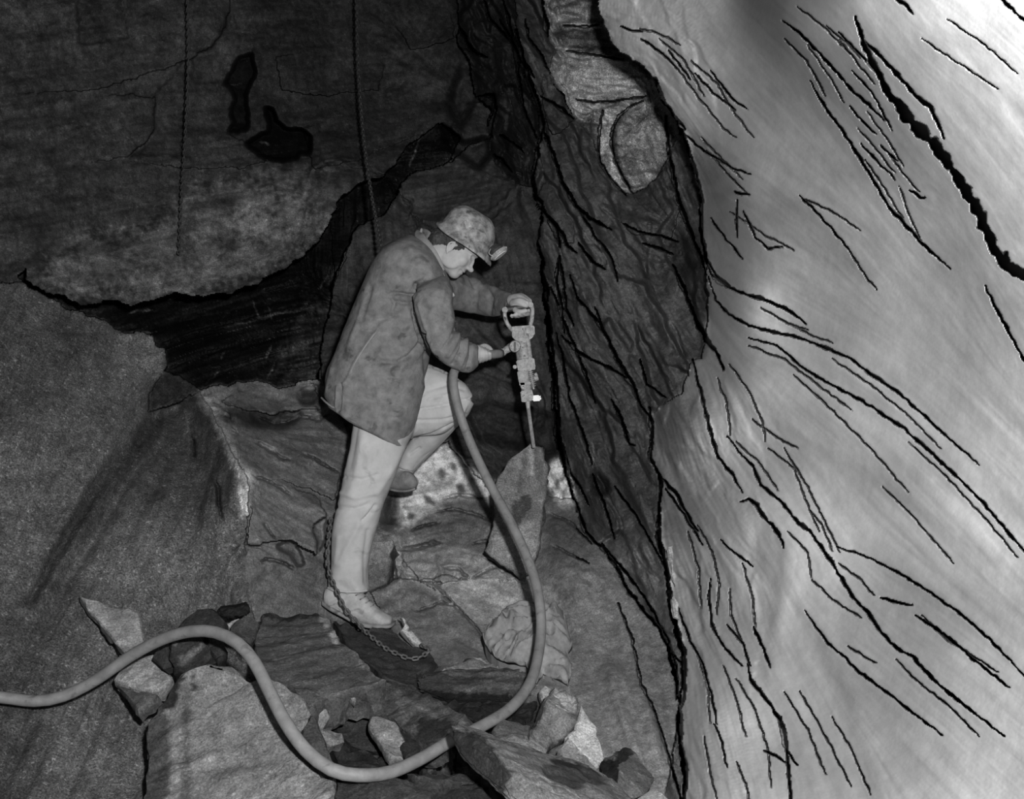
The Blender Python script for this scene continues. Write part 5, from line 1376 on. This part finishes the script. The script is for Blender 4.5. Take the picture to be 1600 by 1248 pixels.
# soften the flesh of face and neck
HI = HM.inverted()
fv = [v for v in b.verts if -.16 < (HI @ v.co).x < .125 and -.20 < (HI @ v.co).z < .16 and (v.co - HC).length < .19]
for _ in range(9): bmesh.ops.smooth_vert(b, verts=fv, factor=.5, use_axis_x=True, use_axis_y=True, use_axis_z=True)
b.normal_update()
# mouth, eye socket and nostril creases pressed into the face
for v in b.verts:
    q = (HM.inverted() @ v.co) / HS
    if q.x > .03 and -.12 < q.z < .06:
        d = 0
        if abs(q.y) < .027: d -= .0035 * math.exp(-((q.z + .0568) / .0028) ** 2)
        for s in (-1, 1):
            d -= .006 * math.exp(-((q.y - s * .030) / .016) ** 2 - ((q.z - .014) / .007) ** 2)
            d -= .002 * math.exp(-((q.y - s * .030) / .014) ** 2 - ((q.z - .006) / .0022) ** 2)
        v.co += v.normal * d
bm_obj('body', b, SKIN, miner)

# eyebrow and hair
bm = bmesh.new()
for s in (-1, 1):
    limb(bm, [hp(.084, s * .014, .032), hp(.081, s * .030, .034), hp(.068, s * .046, .029)], [.003, .004, .0025], 8)
bm_obj('eyebrows', bm, HAIR, miner)
bm = bmesh.new()
hb2 = lambda x, y, z, a, c_, d: ball(bm, hp(x, y, z), (a * HS, c_ * HS, d * HS), HR)
hb2(-.020, 0, .040, .097, .079, .086)
hb2(-.075, 0, -.020, .042, .062, .050)
hb2(-.060, 0, -.055, .040, .052, .030)
for s in (-1, 1): limb(bm, [hp(.016, s * .068, .045), hp(.016, s * .069, .016), hp(.014, s * .068, .0)], [.010, .006, .003], 8)
b = fuse(bm, .004, 1)
mv = [v.normal * (.004 * mnoise.noise(v.co * 90) + .003 * mnoise.noise(Vector((v.co.x * 300, v.co.y * 60, v.co.z * 60)))) for v in b.verts]
for v, m in zip(b.verts, mv): v.co += m
bm_obj('hair', b, HAIR, miner)

# ---- jacket
bm = bmesh.new()
loft(bm, [(513,632,634,702,4.15,.15),(509,600,648,668,4.15,.165),(514,576,660,628,4.15,.172),(526,549,668,584,4.15,.168),(542,510,674,548,4.15,.165),(557,470,684,514,4.15,.168),(570,437,700,482,4.15,.178),(584,408,706,455,4.15,.195),(602,386,700,432,4.15,.190),(624,374,694,416,4.15,.150),(644,369,690,404,4.15,.098)], 36, 4, .82)
loft(bm, [(650,452,697,430,4.03,.07),(643,462,704,452,3.97,.078),(645,480,706,472,3.95,.076),(650,500,708,490,3.94,.074),(660,526,710,508,3.93,.072),(672,551,715,520,3.925,.070),(690,566,725,526,3.93,.065),(711,577,735,532,3.95,.060),(733,582,743,536,3.975,.054),(749,572,749,540,3.995,.044)], 24, 4, .9)
loft(bm, [(684,432,690,486,4.30,.07),(712,430,708,484,4.38,.074),(730,429,727,488,4.45,.072),(746,435,744,490,4.47,.070),(764,444,764,494,4.42,.066),(782,451,780,493,4.33,.058),(799,459,790,482,4.235,.044)], 24, 4, .9)
b = fuse(bm, .0062, 3, .5)
JF = [([(649,443),(641,462),(646,490),(655,520),(668,545),(680,560)], 2.6, -.016),
      ([(664,436),(655,441),(648,446)], 2.0, -.012), ([(610,459),(625,458),(640,461),(648,455)], 2.2, -.009), ([(612,466),(616,476),(613,484)], 2.2, -.007), ([(618,470),(632,474),(644,474)], 2.5, -.006),
      ([(590,500),(605,496),(625,490)], 4, -.004), ([(597,565),(620,566),(640,556),(655,540),(664,520)], 3.2, -.007), ([(600,573),(625,574),(648,562),(662,545)], 4, .004),
      ([(596,508),(582,525),(568,545),(553,568),(544,590),(536,602)], 1.7, .005), ([(533,602),(531,620),(530,640)], 2.0, -.016), ([(528,605),(527,636)], 2.5, .006), ([(518,575),(512,600),(508,622)], 2.5, .004),
      ([(535,600),(530,625),(531,642),(547,658),(586,674),(634,701)], 3.0, .004),
      ([(578,450),(573,470),(564,500)], 4, -.004), ([(570,470),(560,505),(545,540)], 4, .004), ([(640,390),(628,410),(600,430)], 5, .004), ([(600,400),(640,410),(670,430)], 5, -.003),
      ([(655,475),(662,500),(670,530),(680,555)], 1.8, .004), ([(712,512),(704,528),(692,545)], 2.4, -.006), ([(718,518),(712,535),(700,556)], 2.4, .005), ([(724,524),(720,545),(708,568)], 2.2, -.006), ([(730,528),(728,550),(718,574)], 2.2, .005), ([(737,533),(736,555),(728,578)], 2.0, -.005),
      ([(705,450),(700,475),(706,500)], 4, .004), ([(735,432),(745,455),(742,485)], 4, -.004), ([(720,445),(760,462)], 3, .003), ([(755,440),(768,465),(766,490)], 3, -.004),
      ([(667,600),(664,560),(668,540)], 3, -.004), ([(700,437),(693,452),(690,475)], 3, .003)]
folds(b, JF, .006, .0008)
jacket = bm_obj('jacket', b, JACKET, miner)
# collar band standing off the neck, lapel edge, hem and seams, buttons
def strip(name, pts, w, t, mat, parent):
    pa = catmull(pts, .008); bm = bmesh.new()
    rings = []
    for i, p in enumerate(pa):
        tn = (pa[min(i + 1, len(pa) - 1)] - pa[max(i - 1, 0)]).normalized()
        vw = (p - Vector((0, 0, CZ))).normalized(); sd = tn.cross(vw).normalized(); nn_ = sd.cross(tn).normalized()
        rings.append([bm.verts.new(p + sd * a * w + nn_ * c_ * t) for a, c_ in ((-1, -.6), (-.6, -1), (.6, -1), (1, -.6), (1, .6), (.6, 1), (-.6, 1), (-1, .6))])
    for a, c_ in zip(rings[:-1], rings[1:]):
        for k in range(8): bm.faces.new((a[k], a[(k + 1) % 8], c_[(k + 1) % 8], c_[k]))
    bm.faces.new(rings[0][::-1]); bm.faces.new(rings[-1])
    return bm_obj(name, bm, mat, parent)
bm = bmesh.new()                                        # collar: an open band round the neck, higher at the nape
NR = 30; rows = []
for k in range(NR + 1):
    a = math.radians(-150 + 300 * k / NR)               # 0 = nape
    # centre of the neck opening and its axes
    c0 = W(668, 402, 4.15); ax = Vector((-.62, 0, .78)); fr = Vector((.78, 0, .62))
    nape = math.cos(a)
    r0 = c0 + (-fr * nape * .070 * 1.0 - Vector((0, 1, 0)) * math.sin(a) * .088) - ax * 0
    lo = r0 + (ax * -.012) + fr * (.004)
    hi = c0 + (-fr * nape * .058 - Vector((0, 1, 0)) * math.sin(a) * .072)
    rows.append((a, lo, hi))
bm.free()
CP = [(655,367,4.16),(652,372,4.09),(660,380,4.04),(672,393,4.02),(682,408,4.02),(688,422,4.04),(692,432,4.07),(697,446,4.09),(704,458,4.11)]
strip('collar', [W(657,362,4.19)] + [W(*p) for p in [(655,367,4.13),(660,374,4.085),(668,384,4.062),(677,397,4.055),(684,411,4.058),(689,424,4.07)]], .0165, .004, TRIM, jacket)
strip('collar', [W(657,362,4.17), W(668,366,4.25), W(680,385,4.27), W(690,408,4.26)], .014, .004, TRIM, jacket)
strip('shirt_front', [W(688,424,4.06), W(694,436,4.055), W(700,449,4.065), W(708,463,4.09)], .0075, .004, SHIRT, jacket)
strip('lapel', [W(687,424,4.05), W(691,440,4.03), W(697,458,4.03), W(699,468,4.04)], .008, .004, JACKET, jacket)
strip('side_seam', [W(x, y, d) for x, y, d in [(597,507,3.985),(583,524,3.982),(568,545,3.982),(554,568,3.984),(545,588,3.988),(537,602,3.998)]], .0022, .0018, TRIM, jacket)
strip('hem', [W(x, y, d) for x, y, d in [(531,642,4.02),(547,656,4.0),(566,665,3.998),(586,673,4.0),(610,686,4.03),(633,700,4.10)]], .0034, .004, JACKET, jacket)
strip('hem', [W(x, y, d) for x, y, d in [(502,621,4.12),(510,629,4.06),(520,636,4.03),(528,637,4.02)]], .0034, .004, TRIM, jacket)

# ---- trousers
bm = bmesh.new()
loft(bm, [(552,600,655,630,4.15,.135),(554,640,648,668,4.15,.13),(551,664,637,694,4.13,.115),(546,700,626,715,4.11,.100),(538,740,617,745,4.10,.092),(530,774,604,776,4.10,.086),(524,798,596,798,4.10,.082),(520,826,588,828,4.11,.080),(518,858,580,858,4.12,.078),(516,890,575,892,4.12,.076),(512,912,576,922,4.12,.078),(514,921,576,924,4.12,.078)], 28, 4, .88)
loft(bm, [(625,570,630,690,4.24,.10),(660,566,655,684,4.24,.105),(692,577,678,680,4.22,.100),(714,590,694,676,4.20,.090),(730,602,706,668,4.20,.070),(739,618,722,655,4.20,.045)], 26, 4, .9)
loft(bm, [(704,604,741,630,4.21,.072),(690,625,732,648,4.24,.088),(668,650,712,668,4.29,.085),(648,676,690,694,4.34,.080),(632,702,668,714,4.38,.072),(622,724,652,730,4.40,.064),(622,728,650,736,4.40,.062)], 24, 4, .9)
b = fuse(bm, .0062, 3, .5)
TF = [([(630,700),(612,735),(590,770)], 5, .004), ([(566,690),(560,730),(548,770)], 6, .004), ([(540,745),(565,750),(590,742)], 3, -.004), ([(533,770),(555,778),(585,770)], 3.5, .004), ([(527,792),(555,795),(575,788)], 3, -.004),
      ([(587,790),(575,806),(566,814)], 2, -.006), ([(560,820),(545,850),(530,880)], 5, .004), ([(575,830),(570,870),(572,910)], 4, -.003), ([(528,840),(524,880)], 4, .003), ([(556,668),(552,700),(546,730)], 5, -.003),
      ([(652,640),(690,634),(735,622)], 1.6, -.005), ([(648,657),(690,656),(728,648)], 1.5, -.004), ([(647,684),(675,678),(710,662)], 1.5, -.007), ([(665,610),(700,600),(725,608)], 3, -.003), ([(670,624),(705,615)], 2, .003), ([(680,572),(700,582),(715,592)], 2.2, -.006), ([(640,710),(655,700)], 2, -.004)]
folds(b, TF, .0045, .0006)
trousers = bm_obj('trousers', b, TROUSER, miner)
strip('cuff', [W(x, y, d) for x, y, d in [(512,918,4.09),(522,922,4.052),(540,924,4.043),(560,924,4.046),(574,922,4.08)]], .004, .004, TROUSER, trousers)

# ---- boots
def boot(name, rows, sole_rows, shaft, mat):
    bm = bmesh.new(); loft(bm, rows, 22, 4, .9)
    if shaft: limb(bm, shaft[0], shaft[1], 16)
    b = fuse(bm, .005, 3, .5)
    for v in b.verts: v.co += v.normal * (.002 * mnoise.noise(v.co * 30))
    o = bm_obj(name, b, mat, miner)
    bm = bmesh.new(); loft(bm, sole_rows, 20, 4, .7)
    bm_obj('sole', bm, LEATHER2, o, True, 50)
    return o
bt = boot('boot', [(507,920,507,943,4.11,.028),(516,914,514,950,4.11,.040),(530,912,528,957,4.11,.043),(546,914,545,965,4.10,.043),(562,922,560,971,4.10,.044),(576,936,574,974,4.09,.046),(590,949,588,976,4.09,.050),(603,958,602,976,4.09,.048),(613,965,612,974,4.09,.034)],
          [(505,936,505,945,4.11,.030),(520,944,518,953,4.11,.042),(540,956,538,963,4.10,.043),(560,966,558,974,4.10,.046),(580,970,578,979,4.09,.052),(600,971,599,980,4.09,.052),(612,971,611,979,4.09,.043),(618,970,617,976,4.09,.024)],
          ([W(532, 905, 4.12), W(536, 930, 4.12)], [.048, .046]), LEATHER)
for k in range(4):
    x, y = 560 + k * 6.5, 926 + k * 6.6
    strip('bootlace', [W(x - 4, y + 4, 4.062), W(x + 1, y + 1, 4.056), W(x + 4, y - 1, 4.075)], .0022, .002, LEATHER2, bt)
boot('boot', [(606,742,604,762,4.42,.034),(618,734,616,764,4.40,.042),(630,733,628,765,4.38,.046),(641,737,640,765,4.36,.045),(649,744,648,763,4.35,.038),(653,750,653,759,4.35,.024)],
     [(604,759,604,764,4.42,.036),(622,763,622,768,4.39,.048),(638,763,638,768,4.36,.048),(650,760,650,765,4.35,.034)], ([W(631, 726, 4.40), W(630, 742, 4.40)], [.042, .044]), LEATHER2)

# ---- helmet and cap lamp
HT = math.radians(32.6)
f2 = Vector((math.cos(HT), 0, -math.sin(HT))); u2 = Vector((math.sin(HT), 0, math.cos(HT))); l2 = Vector((0, 1, 0))
roll = math.radians(5); u2, l2 = u2 * math.cos(roll) - l2 * math.sin(roll), l2 * math.cos(roll) + u2 * math.sin(roll)
B0 = W(724.5, 382.5, 4.15)
def kp(x, y, z): return B0 + f2 * x + l2 * y + u2 * z
prof = [(0,-.129,.128,.112),(-.004,-.131,.130,.115),(.004,-.133,.128,.115),(.012,-.132,.118,.108),(.022,-.124,.110,.101),(.034,-.116,.104,.097),(.055,-.113,.098,.092),(.078,-.111,.090,.085),(.098,-.106,.079,.074),(.114,-.094,.066,.060),(.126,-.074,.050,.044),(.133,-.048,.032,.026),(.1355,-.024,.012,.010)]
bm = bmesh.new(); rings = []; NS = 48
for (h, xb, xf, wy) in prof:
    ring = []
    for k in range(NS):
        a = 2 * math.pi * k / NS; c, s = math.cos(a), math.sin(a)
        cx = (xb + xf) / 2; rx = (xf - xb) / 2
        z = h
        if h < .03: z += -.010 * max(0, c) ** 3 * (1 - h / .03) + .012 * max(0, -c) ** 4 * (1 - h / .03)   # brim dips in front, kicks up behind
        y = wy * s
        if .05 < h < .134:
            z += .003 * math.exp(-(y / .012) ** 2)      # crest
        ring.append(bm.verts.new(kp(cx + rx * c, y, z)))
    rings.append(ring)
for a, c_ in zip(rings[:-1], rings[1:]):
    for k in range(NS): bm.faces.new((a[k], a[(k + 1) % NS], c_[(k + 1) % NS], c_[k]))
bm.faces.new(rings[-1])
inner = []
for (h, s_) in ((.0, .93), (.04, .84), (.09, .70)):
    inner.append([bm.verts.new(kp(-.005 + .118 * s_ * math.cos(2 * math.pi * k / NS), .103 * s_ * math.sin(2 * math.pi * k / NS), h)) for k in range(NS)])
for a, c_ in zip([rings[0]] + inner[:-1], inner):
    for k in range(NS): bm.faces.new((a[k], c_[k], c_[(k + 1) % NS], a[(k + 1) % NS]))
bm.faces.new(inner[-1])
bmesh.ops.subdivide_edges(bm, edges=bm.edges[:], cuts=1, use_grid_fill=True)
bmesh.ops.smooth_vert(bm, verts=bm.verts, factor=.4, use_axis_x=True, use_axis_y=True, use_axis_z=True)
bm.normal_update()
for v in bm.verts: v.co += v.normal * (.0016 * mnoise.noise(v.co * 35) + .0008 * mnoise.noise(v.co * 110))
helmet = bm_obj('helmet', bm, HELMET, miner)
# oval vent plate, dents of the crown ribs, lamp cable loops
bm = bmesh.new(); ball(bm, kp(-.030, -.088, .062), (.0085, .004, .020), Matrix((f2, l2, u2)).transposed().to_4x4() @ Matrix.Rotation(.15, 4, 'X'), 16)
bm_obj('vent_plate', bm, HELMET, helmet)
bm = bmesh.new()
for (y0, x1) in ((-.030, .085), (-.022, .092), (-.012, .097), (-.040, .078)):
    pth = catmull([kp(-.01 + abs(y0) * .4, y0 * 1.6, .128 - abs(y0)), kp(.035, y0 * 1.8, .118 - abs(y0) * .7), kp(.070, y0 * 1.6, .092 - abs(y0) * .5), kp(x1, y0, .050), kp(x1 + .016, y0 * .6, .022)], .006)
    tube(bm, pth, .0022, 7)
bm_obj('lamp_cable', bm, TRIM, helmet)
LM = []
lax = Vector((.60, -.06, -.79)).normalized()
lc = W(768.5, 393, 4.13)
def lcyl(bm, a, b, ra, rb, seg=24):
    A = lc + lax * a; Bq = lc + lax * b; u = lax.orthogonal().normalized(); v = lax.cross(u)
    r1 = [bm.verts.new(A + (u * math.cos(2 * math.pi * k / seg) + v * math.sin(2 * math.pi * k / seg)) * ra) for k in range(seg)]
    r2 = [bm.verts.new(Bq + (u * math.cos(2 * math.pi * k / seg) + v * math.sin(2 * math.pi * k / seg)) * rb) for k in range(seg)]
    for k in range(seg): bm.faces.new((r1[k], r1[(k + 1) % seg], r2[(k + 1) % seg], r2[k]))
    bm.faces.new(r1[::-1]); bm.faces.new(r2)
lc = W(780.5, 397.0, 4.08)
bm = bmesh.new(); lcyl(bm, -.040, -.020, .016, .029); lcyl(bm, -.020, -.001, .029, .031)
lamp = bm_obj('cap_lamp', bm, IRON_DARK, helmet, True, 35)
bm = bmesh.new(); lcyl(bm, -.010, .003, .0355, .0355); lcyl(bm, .003, .006, .0355, .033)
u = lax.orthogonal().normalized(); v = lax.cross(u)
for k in range(22):
    a = 2 * math.pi * k / 22
    ball(bm, lc + lax * -.004 + (u * math.cos(a) + v * math.sin(a)) * .0355, (.0036,) * 3, None, 8)
tube(bm, catmull([lc - lax * .004 + u * .034, lc - lax * .022 + u * .040, lc - lax * .034 + u * .016, lc - lax * .034 - u * .016, lc - lax * .020 - u * .040, lc - lax * .004 - u * .034], .004), .0022, 8)
lb = bm_obj('lamp_bezel', bm, BRIGHT, helmet, True, 40)
GLASS = plain_material('lamp_glass', .85, rough=.15, spec=.5, n_scale=20, n_amp=.05)
bm = bmesh.new(); lcyl(bm, .004, .0075, .031, .028)
bm_obj('lamp_lens', bm, GLASS, helmet, True, 40)
